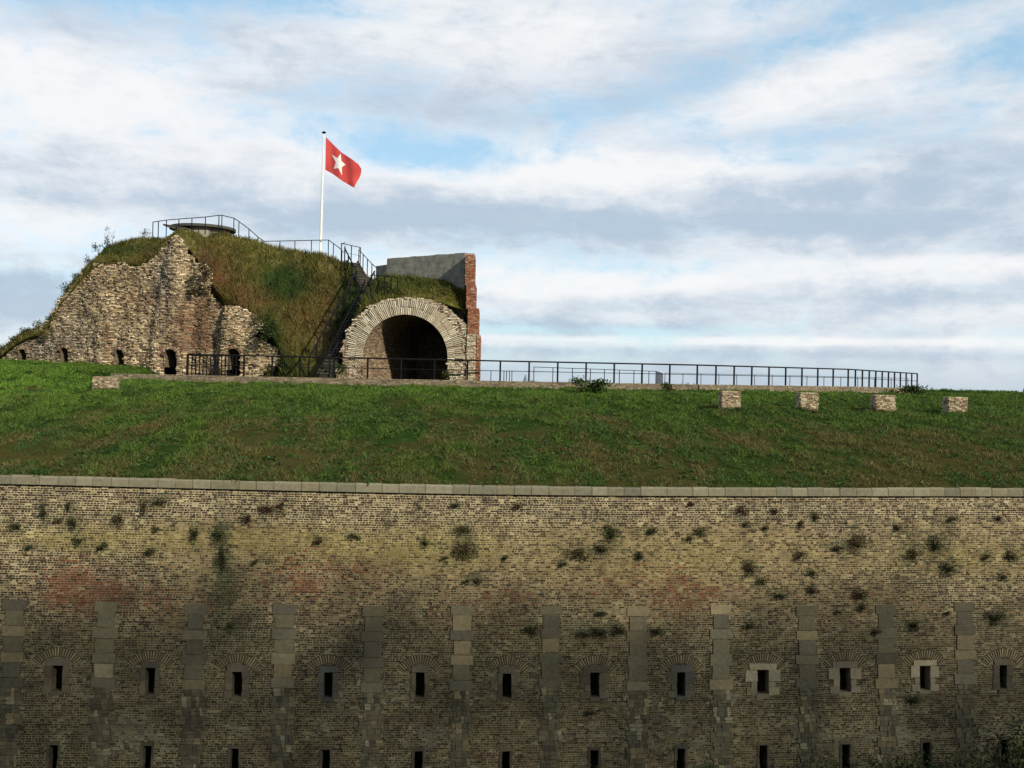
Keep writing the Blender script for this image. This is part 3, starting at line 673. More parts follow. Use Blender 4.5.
def mfront(px): return np.where(px < 300, np.interp(px, [-60, 0, 120, 230, 285, 300], [64, 62, 59.3, 56.5, 54.7, 54.0]), np.interp(px, [300, 340, 352, 480], [54.0, 52.9, 52.75, 52.75]))
pxs = np.linspace(-90, 469, 226); T = 64
rows = []; isup = []
for t in range(T):
    s = t/(T-1)
    zc0 = mfront(pxs); zm_ang = np.interp(pxs, mpx, mpy); zc_ang = np.interp(pxs, cpx, cpy); k = crestk(pxs)
    hasm = sst(pxs, 284, 262)
    bz = Gz(P(pxs, zm_ang, zc0)[:, 0], zc0, False)
    lipY = zc0+(P(pxs, zm_ang, zc0)[:, 2]-1)*.10*hasm-.35*hasm
    lip = P(pxs, zm_ang, lipY); cr = P(pxs, zc_ang, zc0+k)
    if s < .15:                                             # hidden flank behind the masonry
        q = s/.15
        yb = zc0+1.9*hasm; a = P(pxs, zm_ang, yb); a = np.stack([a[:, 0], yb, bz-.3], -1)
        b = np.stack([lip[:, 0]*yb/lipY, yb, lip[:, 2]-.2], -1)
        front = np.where((pxs < 346)[:, None], a*(1-q)+b*q, lip+np.array([0, .0, 0]))
        rows.append(front)
    elif s < .62:
        q = (s-.15)/.47; qq = q
        zf = np.where(pxs > 300, qq, np.sin(q*math.pi/2)**.85)
        p = np.stack([lip[:, 0]*(1-q)+cr[:, 0]*q, lip[:, 1]*(1-q)+cr[:, 1]*q, lip[:, 2]*(1-zf)+cr[:, 2]*zf], -1)
        X_, Y_ = p[:, 0], p[:, 1]; env = np.sin(q*math.pi)
        p[:, 2] += (fbm(X_*.45, Y_*.45+p[:, 2]*.3, 111, 3)-.5)*1.3*env+(fbm(X_*1.7, Y_*1.7+p[:, 2], 113, 2)-.5)*.35*min(1, env*1.6)
        p[:, 2] -= .55*env*np.exp(-((pxs-352)/14)**2)*0
        rows.append(p)
    elif s < .8:
        q = (s-.62)/.18; p = cr*(1+0*q); sc_ = (cr[:, 1]+9*q)/cr[:, 1]; p = cr*sc_[:, None]; p[:, 2] = cr[:, 2]-.25*q; rows.append(p)
    else:
        q = (s-.8)/.2; sc_ = (cr[:, 1]+9+12*q)/cr[:, 1]; p = cr*sc_[:, None]; p[:, 2] = lerp(cr[:, 2]-.25, .3, sst(q, 0, 1)); rows.append(p)
MP = np.stack(rows)                                          # (T, n, 3)
sA = P(319, 377, 51.9); sB = P(365, 288, 59.3); sC = P(352, 264, 62.5)
def carve(p):
    """cutting for the stairs"""
    d2 = (sB-sA)[:2]; L = np.linalg.norm(d2); d2 = d2/L; s2 = np.array([d2[1], -d2[0]]); q = p[..., :2]-sA[:2]
    t = (q@d2)/L; e = q@s2; zs = sA[2]+(sB[2]-sA[2])*np.clip(t, -.1, 1.03)-.14
    k = np.where(e > 0, sst(e, 1.5, .8), sst(-e, 1.5, .75))*sst(t, 1.25, 1.05)*sst(t, -.1, 0)
    p = p.copy(); p[..., 2] = np.where(p[..., 2] > zs, p[..., 2]*(1-k)+zs*k, p[..., 2]); return p
MP = carve(MP)
MPpx = np.broadcast_to(pxs, MP.shape[:2])
def mound_col(p, N, base=False):
    px, py = proj(p); n = fbm(p[:, 0]*.5, p[:, 1]*.5+p[:, 2]*.6, 121, 4); n2 = fbm(p[:, 0]*1.5, p[:, 2]*1.5+p[:, 1], 123, 3)
    olive = pick(rng.random(N), [(.125, .115, .026), (.09, .095, .020), (.17, .145, .04), (.06, .08, .015), (.24, .20, .09)], [28, 25, 18, 18, 10])
    gb = pick(rng.random(N), [(.16, .075, .035), (.21, .12, .055), (.12, .055, .03), (.10, .09, .03)], [28, 20, 20, 25])
    grn = pick(rng.random(N), [(.030, .058, .014), (.042, .075, .018), (.022, .042, .012)], [3, 3, 2])
    wb_ = np.clip(1.1*gau(px, py, 212, 275, 22, 26)+.9*gau(px, py, 250, 300, 26, 16)+.75*gau(px, py, 335, 315, 14, 40)+.5*gau(px, py, 300, 320, 26, 40)+.6*gau(px, py, 150, 255, 20, 8)+1.3*gau(px, py, 205, 275, 8, 16), 0, 1)*(.35+1.1*n2)
    wg = np.clip(1.8*gau(px, py, 284, 284, 22, 15)+1.2*gau(px, py, 268, 335, 14, 22)+.8*gau(px, py, 275, 365, 30, 12)+1.1*gau(px, py, 345, 330, 12, 50)+.8*gau(px, py, 365, 285, 20, 20)+.7*gau(px, py, 120, 250, 40, 6)+.5*gau(px, py, 430, 285, 60, 8), 0, 1)*(.5+.9*n)
    c = lerp(olive, gb, np.clip(wb_, 0, .95)[:, None]); c = lerp(c, grn, np.clip(wg, 0, .95)[:, None])
    return c*(.75+.9*(n2-.2))[:, None]
mc = mound_col(MP.reshape(-1, 3), MP.shape[0]*MP.shape[1])*.6
mb = MB(); mb.grid(MP, mc); mo = mb.build('earth_mound', M_soil, loc=(-15, 60, .5), smooth=True); tag(mo, kind='structure')
# rough herbage over the mound
S0, S1 = 0, int(.80*(T-1))
A = MP[S0:S1-1, :-1]; B = MP[S0+1:S1, :-1]; D_ = MP[S0:S1-1, 1:]
area = np.linalg.norm(np.cross(B-A, D_-A), axis=-1); area[:int(.15*(T-1))+1] *= (pxs[:-1] > 260) & (pxs[:-1] < 346)
pr = (area/area.sum()).ravel(); NB = 90000
ii = rng.choice(len(pr), NB, p=pr); a_, b_ = np.unravel_index(ii, area.shape); s1 = rng.random(NB)[:, None]; s2 = rng.random(NB)[:, None]
bp = A[a_, b_]+(B-A)[a_, b_]*s1+(D_-A)[a_, b_]*s2
px_, py_ = proj(bp)
# stairs corridor stays clear
STL = (314, 369), (362, 280)
cl = fbm(bp[:, 0]*1.2, bp[:, 1]*1.2+bp[:, 2], 131, 3)
keep = rng.random(NB) < .25+1.3*cl
c = mound_col(bp, NB); h = rng.uniform(.12, .38, NB)*(.5+1.1*cl)
h = h*(1-.6*gau(px_, py_, 178, 236, 22, 14)); bp, h, c = bp[keep], h[keep], c[keep]; N = len(bp)
mb = MB(); blades(mb, bp-np.array([0, 0, .04]), h, rng.uniform(.025, .06, N), veg_jit(c, N, .3), 1.0)
mound_grass = mb
# ------------------------------------------------------------------ leafy clumps
def leaves(mb, cen, rad, n, size, pal, wts=None, droop=0.0, clumps=6, shell=.0):
    cen = np.asarray(cen, float); rad = np.asarray(rad, float)
    k = rng.normal(0, .5, (clumps, 3)); k /= np.maximum(1, np.linalg.norm(k, axis=1, keepdims=True))
    w_ = rng.integers(0, clumps, n); p = k[w_]*.75+rng.normal(0, .24, (n, 3))
    p[:, 2] -= droop*np.abs(rng.normal(0, .5, n))
    p = cen+p*rad
    a = rng.normal(0, 1, (n, 3)); a /= np.linalg.norm(a, axis=1, keepdims=True); b = np.cross(a, rng.normal(0, 1, (n, 3))); b /= np.linalg.norm(b, axis=1, keepdims=True)
    s = size*rng.uniform(.5, 1.3, n)[:, None]
    V = np.stack([p-a*s, p+b*s*.45, p+a*s, p-b*s*.45], 1).reshape(-1, 3); Q = np.arange(n*4).reshape(-1, 4)
    c = pick(rng.random(n), pal, wts or [1]*len(pal)); c = veg_jit(c, n, .25)
    mb.add(V, Q, None, np.repeat(c, 4, 0)); return p
GREEN = [(.030, .065, .012), (.045, .09, .018), (.02, .045, .010), (.07, .11, .025)]
DKGR = [(.022, .035, .012), (.035, .05, .015), (.015, .022, .010), (.05, .055, .02)]
BROWN = [(.075, .045, .022), (.05, .032, .018), (.10, .07, .035), (.03, .022, .014)]
OLIVE = [(.07, .075, .02), (.10, .09, .03), (.045, .055, .018), (.13, .11, .05)]
def stems(mb, base, n, hgt, spread, col=(.10, .08, .04), r=.006):
    base = np.asarray(base, float); tips = []
    for i in range(n):
        a = random.uniform(0, 6.28); s = random.uniform(0, spread); t = base+np.array([math.cos(a)*s, math.sin(a)*s, hgt*random.uniform(.6, 1)])
        m = (base+t)/2+np.array([0, 0, hgt*.12]); mb.tube(base+np.array([math.cos(a)*s*.2, math.sin(a)*s*.2, -.05]), m, r, r*.8, 4, col); mb.tube(m, t, r*.8, r*.4, 4, col); tips.append(t)
    return tips
g_o = mound_grass.build('mound_grass', M_veg); tag(g_o, kind='stuff')

# ================================================================== vault
VY = 52.5
vc = P(405, 357, VY); RIN = 42.5*VY/1000; ROUT = RIN+.86
zfl = float(Gz(vc[0], VY, False))
def vsurf(u, v):
    u = np.asarray(u, float); v = np.asarray(v, float); r = (fbm(u*1.1, v*1.1, 141, 3)-.5)*.22
    p = np.stack([u, VY+r+(v-1)*.02, v], -1); return p, np.broadcast_to(np.array([0, -1., 0]), p.shape)
VPOLY = [(336, 384), (337, 372), (343, 366), (342, 350), (347, 332), (356, 317), (370, 306), (388, 299), (405, 297), (428, 299), (444, 305), (456, 315), (466, 324), (472, 338), (477, 352), (479, 384)]
def vmask(u, v, p):
    px, py = proj(p); j = (fbm(u*4, v*4, 143, 2)-.5)*4
    rr = np.hypot(u-vc[0], v-vc[2]); inside = (rr < ROUT-.05) & (v > vc[2]) | (np.abs(u-vc[0]) < RIN) & (v <= vc[2])
    return inpoly(px+j, py+j, VPOLY) & ~inside
def vmask2(u, v, p):
    px, py = proj(p); rr = np.hypot(u-vc[0], v-vc[2]); inside = (rr < ROUT-.12) & (v > vc[2]) | (np.abs(u-vc[0]) < RIN+.03) & (v <= vc[2])
    return inpoly(px, py, VPOLY) & ~inside
def vcol(u, v, p):
    N = len(u); px, py = proj(p); c = pick(rng.random(N), [(.52, .45, .32), (.60, .54, .41), (.42, .34, .23), (.30, .19, .13), (.66, .61, .48)], [26, 26, 16, 9, 18])
    lo = np.clip(gau(px, py, 350, 372, 14, 10)*.6+.6*gau(px, py, 372, 372, 12, 12), 0, 1); c = lerp(c, (.24, .15, .10), (lo*.5)[:, None])
    return c*rng.uniform(.65, 1.12, N)[:, None]
vault = thing('brick_vault', (vc[0], VY, zfl), 'arched mouth of a dark brick vault under the grassy mound, right of the stairs', 'vault')
mb = MB(); bricks(mb, vsurf, vc[0]-3.8, vc[0]+4.0, zfl-.3, vc[2]+3.4, .24, .085, .022, .06, vcol, vmask, jit=.025, drop=.05, wj=.35)
gu = np.linspace(vc[0]-3.8, vc[0]+4.0, 120); gv = np.linspace(zfl-.3, vc[2]+3.4, 90); UU, VV = np.meshgrid(gu, gv)
p, _ = vsurf(UU, VV); p = p+np.array([0, .06, 0]); cu = (UU[:-1, :-1]+UU[1:, 1:])/2; cv = (VV[:-1, :-1]+VV[1:, 1:])/2; pcn, _ = vsurf(cu.ravel(), cv.ravel())
mb.grid(p, (.24, .20, .14), vmask2(cu.ravel(), cv.ravel(), pcn))
def vside(u, v):
    u = np.asarray(u, float); v = np.asarray(v, float); x0 = float(P(342.5, 375, VY)[0]); p = np.stack([x0+.04*v+(fbm(u*2, v*2, 7, 2)-.5)*.1, VY+4-u, v], -1); return p, np.broadcast_to(np.array([-1., 0, 0]), p.shape)
bricks(mb, vside, 0, 4.0, zfl-.3, vc[2]+.9, .24, .085, .022, .05, vcol, None, jit=.02, drop=.05, mortar=lambda u, v, p: np.tile((.14, .11, .075), (len(u), 1)), mcell=.3)
mb.build('face_wall', M_rubble, vault)
mb = MB()
for (ra, rb, n, sh) in ((RIN, RIN+.40, 84, 0), (RIN+.42, ROUT, 96, .5)):
    for i in range(n):
        a0 = math.pi*1.02*(i+.10+sh*0)/n-.03; a1 = math.pi*1.02*(i+.88)/n-.03
        if ra > RIN+.1 and random.random() < .06: continue
        y0 = VY-.05+random.uniform(-.04, .04); a0 += random.uniform(0, .008); a1 -= random.uniform(.004, .010)+(0.03 if ra > RIN+.1 else 0); rbb = rb+random.uniform(-.12, .08)*(1 if ra > RIN+.1 else .5)
        cc = np.array(random.choice([(.60, .55, .43), (.68, .64, .52), (.54, .47, .35), (.62, .57, .45), (.46, .38, .27)]))*random.uniform(.75, 1.1)
        v = []
        for yy in (y0+.55, y0):
            for r, a in ((ra, a0), (ra, a1), (rbb, a1), (rbb, a0)): v.append((vc[0]+r*math.cos(a), yy, vc[2]+r*math.sin(a)))
        mb.hexa(np.array(v), cc)
for i in range(48):
    a0 = math.pi*1.02*i/48-.03; a1 = math.pi*1.02*(i+1)/48-.03; v = []
    for yy in (VY+.5, VY+.03):
        for r, a in ((RIN+.01, a0), (RIN+.01, a1), (ROUT-.10, a1), (ROUT-.10, a0)): v.append((vc[0]+r*math.cos(a), yy, vc[2]+r*math.sin(a)))
    mb.hexa(np.array(v), (.33, .29, .21))
mb.build('arch_ring', M_rubble, vault)
# barrel of the vault
TL = 6.5; DX = .35
def tsurf(u, v):
    u = np.asarray(u, float); v = np.asarray(v, float)      # u depth, v arc length from the left floor over the crown
    hgt = vc[2]-zfl; s = v-hgt; ang = math.pi-np.clip(s/RIN, 0, math.pi)
    x = np.where(s < 0, -RIN, RIN*np.cos(ang)); z = np.where(s < 0, s, RIN*np.sin(ang)); over = s-math.pi*RIN
    x = np.where(over > 0, RIN, x); u = u*1.0; z = np.where(over > 0, -over, z)
    nx = np.where(s < 0, 1., np.where(over > 0, -1., -np.cos(ang))); nz = np.where((s < 0) | (over > 0), 0, -np.sin(ang))
    p = np.stack([vc[0]+x+DX*u*(1-x/RIN)/2, VY+.1+u, vc[2]+z], -1); nn = np.stack([nx, 0*nx, nz], -1)
    return p, nn
def tcol(u, v, p):
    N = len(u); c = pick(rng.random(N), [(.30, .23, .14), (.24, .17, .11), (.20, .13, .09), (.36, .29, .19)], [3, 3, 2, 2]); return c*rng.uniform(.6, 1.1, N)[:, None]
mb = MB(); bricks(mb, tsurf, 0, TL, 0, math.pi*RIN+2*(vc[2]-zfl), .23, .075, .014, .03, tcol, None, jit=.012, drop=.03, mortar=lambda u, v, p: np.tile((.12, .09, .06), (len(u), 1)), mcell=.15)
mb.build('barrel', M_rubble, vault)
def bsurf(u, v):
    u = np.asarray(u, float); v = np.asarray(v, float); p = np.stack([u, np.full(u.shape, VY+TL), v], -1); return p, np.broadcast_to(np.array([0, -1., 0]), p.shape)
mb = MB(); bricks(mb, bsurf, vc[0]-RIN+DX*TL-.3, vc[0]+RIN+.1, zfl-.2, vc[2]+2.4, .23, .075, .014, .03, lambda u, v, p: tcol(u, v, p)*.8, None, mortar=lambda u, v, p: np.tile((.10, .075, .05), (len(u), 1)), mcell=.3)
mb.build('end_wall', M_rubble, vault)
mb = MB(); q = [(vc[0]-2.6, VY+.2), (vc[0]+2.3, VY+.2), (vc[0]+2.3, VY+TL), (vc[0]-2.6+DX*TL, VY+TL)]; mb.hexa(np.array([(a, b, zfl-.2) for a, b in q]+[(a, b, zfl+.03) for a, b in q]), (.09, .075, .05)); mb.build('earth_floor', M_soil, vault)

# ================================================================== tall rendered wall with its red brick end
tw_r = P(465, 252.5, 53.5); tw_l = P(387, 258.5, 56.2); zt = float((tw_r[2]+tw_l[2])/2)
tall = thing('gable_wall', (tw_r[0], 52, .5), 'tall grey rendered wall behind the vault, its right end faced in red brick', 'wall')
d = np.array([tw_r[0]-tw_l[0], tw_r[1]-tw_l[1], 0]); d /= np.linalg.norm(d); nn = np.array([d[1], -d[0], 0]); nn = nn if nn[1] < 0 else -nn
def slab(a, b, z0, za, zb, th, mb, c=(.1, .1, .1), nseg=14):
    zf = z0
    a = np.array(a[:2]); b = np.array(b[:2])
    for i in range(nseg):
        p0 = a+(b-a)*i/nseg; p1 = a+(b-a)*(i+1)/nseg; h0 = za+(zb-za)*i/nseg+random.uniform(-.015, .015)
        z0 = zf(p0[0], p1[0]) if callable(zf) else zf
        q = [(*p0, z0), (*p1, z0), (*(p1-nn[:2]*th), z0), (*(p0-nn[:2]*th), z0)]; q += [(x, y, h0) for x, y, _ in q]
        mb.hexa(np.array(q), c)
def vtop(x0, x1):
    m = min(abs(x0-vc[0]), abs(x1-vc[0])); r = ROUT+.25; return vc[2]+math.sqrt(max(0, r*r-m*m)) if m < r else vc[2]
mb = MB(); slab(tw_l, tw_r, vtop, tw_l[2], tw_r[2], .45, mb, nseg=1 if False else 16)
# coping lip and the lower shoulder at its far end
e1 = P(376, 266, 57.0); slab(e1, tw_l-d*.02, 5.3, e1[2], e1[2]+.02, .40, mb, nseg=1)
mb.build('rendered_face', M_plaster, tall)
def box_faces(x0, x1, y0, y1, z0, z1, mb, bw, bh, gap, depth, col, jit=.008, mort=(.2, .17, .12), drop=.0, top=True, sides='flr'):
    """brick-faced box: front, left, right faces laid in bricks over a mortar core, plus a course of flat bricks on top"""
    mb.box((x0+depth, y0+depth, z0), (x1-depth, y1-depth, z1-depth*.6), mort)
    def f(u, v): u = np.asarray(u, float); p = np.stack([u, np.full(u.shape, y0), np.asarray(v, float)], -1); return p, np.broadcast_to(np.array([0, -1., 0]), p.shape)
    def l(u, v): u = np.asarray(u, float); p = np.stack([np.full(u.shape, x0), y1-u, np.asarray(v, float)], -1); return p, np.broadcast_to(np.array([-1., 0, 0]), p.shape)
    def r(u, v): u = np.asarray(u, float); p = np.stack([np.full(u.shape, x1), y0+u, np.asarray(v, float)], -1); return p, np.broadcast_to(np.array([1., 0, 0]), p.shape)
    def t(u, v): u = np.asarray(u, float); p = np.stack([u, y0+np.asarray(v, float), np.full(u.shape, z1)], -1); return p, np.broadcast_to(np.array([0, 0, 1.]), p.shape)
    nr = int((z1-z0)/bh+1e-6)
    if 'f' in sides: bricks(mb, f, x0+.002, x1-.002, z1-nr*bh, z1, bw, bh, gap, depth, col, None, jit, drop)
    if 'l' in sides: bricks(mb, l, .004, y1-y0, z1-nr*bh, z1-.003, bw, bh, gap, depth, col, None, jit, drop)
    if 'r' in sides: bricks(mb, r, .004, y1-y0, z1-nr*bh, z1-.003, bw, bh, gap, depth, col, None, jit, drop)
    if top: bricks(mb, t, x0+.01, x1-.01, .01, y1-y0-.01, bw, .11, gap, depth*.6, col, None, jit*.5)
def redcol(u, v, p):
    N = len(u); c = pick(rng.random(N), [(.30, .11, .055), (.24, .085, .045), (.35, .16, .09), (.40, .29, .20), (.18, .08, .05)], [28, 25, 18, 12, 14]); return c*rng.uniform(.75, 1.15, N)[:, None]
mb = MB()
segs = [(465, 474.5, 252, 283), (466, 475.5, 283, 307), (467.5, 478.5, 307, 334), (476.3, 480, 334, 384)]
for a, b, t0, t1 in segs:
    x0 = P(a, t0, 51.9)[0]; x1 = P(b, t0, 51.9)[0]; z1 = P((a+b)/2, t0, 51.9)[2]; z0 = P((a+b)/2, t1, 51.9)[2]
    box_faces(x0, x1, 52.40+random.uniform(0, .03), 54.0, z0-.05, z1, mb, .22, .08, .016, .02, redcol, .006, (.30, .26, .2), .02)
mb.build('brick_end', M_rubble, tall)
mb = MB(); x0 = P(466.5, 335, 51.9)[0]; x1 = P(476, 335, 51.9)[0]; box_faces(x0, x1, 52.42, 54.0, P(470, 384, 51.9)[2]-.05, P(470, 334.5, 51.9)[2], mb, .22, .085, .018, .03, vcol, .018, (.24, .20, .14), .03)
mb.build('pale_footing', M_rubble, tall)

# ================================================================== low wall, pillars
def bcol(u, v, p):
    N = len(u); c = pick(rng.random(N), [(.48, .42, .28), (.56, .50, .35), (.38, .32, .20), (.28, .19, .12), (.20, .15, .10)], [28, 24, 20, 14, 14]); return c*rng.uniform(.7, 1.12, N)[:, None]
def lowcol(u, v, p):
    N = len(u); c = pick(rng.random(N), [(.23, .195, .13), (.28, .24, .16), (.17, .145, .10), (.21, .16, .11), (.13, .11, .08)], [28, 22, 20, 14, 14]); return c*rng.uniform(.7, 1.12, N)[:, None]
lw = MB()
for i in range(len(LWP)-1):
    a, b = LWP[i].copy(), LWP[i+1].copy(); L = np.linalg.norm((b-a)[:2]); dd = (b-a)/L; nn_ = np.array([dd[1], -dd[0], 0]); nn_ = nn_/np.linalg.norm(nn_); nn_ = nn_ if nn_[1] < 0 else -nn_
    def s_(u, v, a=a, dd=dd, nn_=nn_):
        u = np.asarray(u, float); v = np.asarray(v, float); p = a+u[..., None]*dd+nn_*.18; p = p.copy(); p[..., 2] = p[..., 2]+v
        p = p+nn_*((fbm(u*.8+a[0], v*2, 151, 2)-.5)*.05)[..., None]; return p, np.broadcast_to(nn_, p.shape)
    bricks(lw, s_, 0, L, -.84, 0.0, .22, .06, .012, .018, lowcol, None, .006, .03, mortar=lambda u, v, p: np.tile((.15, .12, .08), (len(u), 1)), mcell=.3)
    def t_(u, v, a=a, dd=dd, nn_=nn_):
        u = np.asarray(u, float); v = np.asarray(v, float); p = a+u[..., None]*dd+nn_*(.18-v)[..., None]; return p, np.broadcast_to(np.array([0, 0, 1.]), p.shape)
    bricks(lw, t_, 0, L, 0, .36, .22, .115, .01, .02, lowcol, None, .004, .0)
    c0 = [a+nn_*.16, b+nn_*.16, b-nn_*.19, a-nn_*.19]; lo = [q-np.array([0, 0, .9]) for q in c0]; hi = [q-np.array([0, 0, .012]) for q in c0]
    lw.hexa(np.array([lo[0], lo[1], lo[2], lo[3], hi[0], hi[1], hi[2], hi[3]]), (.15, .12, .08))
o = lw.build('low_wall', M_brick); tag(o, 'low brown brick wall edging the terrace, carrying the iron railing', 'wall')
pillars = [(722, 741, 391, 409, 41.0, 'square buff brick pillar stub in the grass bank, leftmost of the row of four'),
           (800.5, 818.5, 392.5, 412.5, 42, 'square buff brick pillar stub in the grass bank, second of the row of four'),
           (876.5, 896, 395, 414, 43, 'square buff brick pillar stub in the grass bank, below the railing\'s far end'),
           (949, 968, 397, 416.5, 43.5, 'square buff brick pillar stub in the grass bank, nearest the right edge of the photo'),
           (92.5, 113, 376.5, 389, 41.5, 'pale broken brick block at the left end of the low wall')]
PILL = []
for a, b, t0, t1, yy, lab in pillars:
    p0 = P(a, t0, yy); p1 = P(b, t0, yy); zb = min(P(a, t1, yy)[2], float(Gz(p0[0], yy)))-.3
    mb = MB(); box_faces(p0[0], p1[0], yy, yy+.75, zb, p0[2], mb, .20, .060, .017, .02, bcol, .014, (.22, .17, .11), .05)
    PILL.append((p0[0], p1[0], yy))
    o = mb.build('brick_pillar', M_brick); tag(o, lab, 'pillar', 'brick stubs in the grass bank')

mb = MB()
for (qa, qb, qy) in PILL:
    n = 260; xx = rng.uniform(qa-.15, qb+.15, n); yy = qy-rng.uniform(.02, .25, n); blades(mb, np.stack([xx, yy, Gz(xx, yy)-.02], -1), rng.uniform(.08, .24, n), rng.uniform(.02, .04, n), veg_jit(pick(rng.random(n), [(.06, .10, .02), (.04, .075, .015), (.10, .09, .03)], [3, 3, 1]), n), .8)
o = mb.build('long_grass', M_veg); tag(o, kind='stuff')
# ================================================================== railings
def railing(name, label, base, h, r=.022, rails=(1.0, .5), posts=None, step=1.45, m=M_iron, group=None, pr=.026, extra=None, bottom=0.0):
    """base: list of 3D foot points (polyline); posts: list of fractional vertex positions or None for even step"""
    base = [np.asarray(b, float) for b in base]; t = thing(name, base[0], label, 'railing', group)
    up = np.array([0, 0, 1.])
    for k, f in enumerate(rails):
        mb = MB()
        for a, b in zip(base[:-1], base[1:]): mb.tube(a+up*h*f, b+up*h*f, r*1.2 if k == 0 else r*.55, None, 6, (.1,)*3)
        mb.build('top_rail' if k == 0 else 'mid_rail', m, t)
    L = [np.linalg.norm(b-a) for a, b in zip(base[:-1], base[1:])]
    pp = []
    if posts is None:
        for i, (a, b) in enumerate(zip(base[:-1], base[1:])):
            st_ = step[i] if isinstance(step, (list, tuple)) else step
            n = max(1, round(L[i]/st_)); pp += [a+(b-a)*k/n for k in range(n)]
        pp.append(base[-1])
    else: pp = posts
    for q in pp:
        mb = MB(); mb.tube(q+up*bottom-up*.08, q+up*h, pr*1.2, pr*1.2, 6, (.1,)*3); mb.build('post', m, t)
    return t
fb = [P(187, 374.6, 50.2), P(300, 377, 50.6), P(500, 380.8, 51.5), P(697, 384.3, 53), P(848, 386.3, 60), P(917, 388.2, 70)]
railing('iron_railing', 'long black iron railing on the low brick wall along the terrace edge', fb, 1.02, .036, (1.0, .5), None, [1.55, 1.6, 1.6, 1.32, 1.2], pr=.042)
# gate of close bars at its left end
gt = thing('barred_gate', fb[0], 'black iron barrier of closely set upright bars before the ruin niche', 'gate')
ga = P(188, 375, 50.6); gb_ = P(236, 375.5, 51.3); up = np.array([0, 0, 1.])
mb = MB(); mb.tube(ga+up*1.0, gb_+up*1.0, .025); mb.tube(ga+up*.06, gb_+up*.06, .02); mb.build('frame', M_iron, gt)
for k in range(14):
    q = ga+(gb_-ga)*k/13; mb = MB(); mb.tube(q-up*.1, q+up*(1.0 if k % 2 else .98), .032); mb.build('bar', M_iron, gt)
# railings on the far side of the terrace
def zrel(px, py, Yd, h): p = P(px, py, Yd); return p-np.array([0, 0, h])
railing('terrace_railing', 'thin dark railing across the terrace, behind the main railing and bush', [zrel(534, 367, 68, 1.05), zrel(656, 371.3, 72, 1.05), zrel(662.5, 373.5, 84, 1.05)], 1.05, .02, (1.0,), [zrel(x, 367+(x-534)*.0352, 68+(x-534)*.033, 1.05) for x in (534, 553, 572.5, 590.5, 604.5, 619.5, 634, 641.5, 649)]+[zrel(656+k*.95, 371.3+k*.3, 72+k*1.6, 1.05) for k in range(8)], group='railings on the terrace', bottom=-.25)
railing('terrace_railing', 'faint thin railing far across the terrace, behind the right half of the main railing', [zrel(665, 373, 77, 1.05), zrel(790, 375.5, 78, 1.05), zrel(908, 378.3, 79, 1.05)], 1.05, .018, (1.0,), None, 1.35, M_dim_iron, group='railings on the terrace', bottom=-.25)
railing('terrace_railing', 'short dark railing just right of the brick end wall, seen through the main railing', [zrel(470, 370.2, 72, 1.0), zrel(504, 371, 72, 1.0)], 1.0, .02, (1.0,), [zrel(x, 370.7, 72, 1.0) for x in (478, 491, 504, 506.5, 509.5, 512)], group='railings on the terrace', bottom=-.25)
# platform railing
pt = [(153, 222, 64), (167, 220, 62.5), (179, 219, 61.5), (192, 218, 61.3), (205.5, 217, 61.2), (219, 215.3, 61.2), (222, 215.3, 61.3), (234, 218.2, 62), (239, 221.5, 62.5), (249, 229, 63), (258, 237, 63.5), (264, 241.3, 64), (280, 241, 64), (295, 240.7, 64), (311.5, 240.3, 64), (328.5, 240, 63.7), (333.5, 243.5, 63.3), (342, 250, 62.6)]
railing('hilltop_railing', 'black railing curving round the concrete platform and along the mound top past the flagpole', [zrel(*q, 1.0) for q in pt], 1.0, .022, (1.0,), [zrel(q[0], q[1], q[2], 1.0) for i, q in enumerate(pt) if q[0] != 167]+[zrel(158.5, 221.5, 62, 1.0), zrel(166.5, 220, 61.5, 1.0)], pr=.024)
railing('landing_railing', 'small square of black railing round the landing at the stair top', [zrel(345, 262-19.3, 62.5, 1.15), zrel(341.5, 244, 61.8, 1.15)]+[zrel(341.5, 243.3, 61.5, 1.15), zrel(360.5, 247.5, 61.5, 1.15), zrel(359, 249, 63.5, 1.15)], 1.15, .02, (1.0, .55), [zrel(341.5, 243.3, 61.5, 1.15), zrel(345, 246.7, 61.2, 1.1), zrel(351.5, 245.4, 61.5, 1.15), zrel(360.5, 247.5, 61.5, 1.15)])

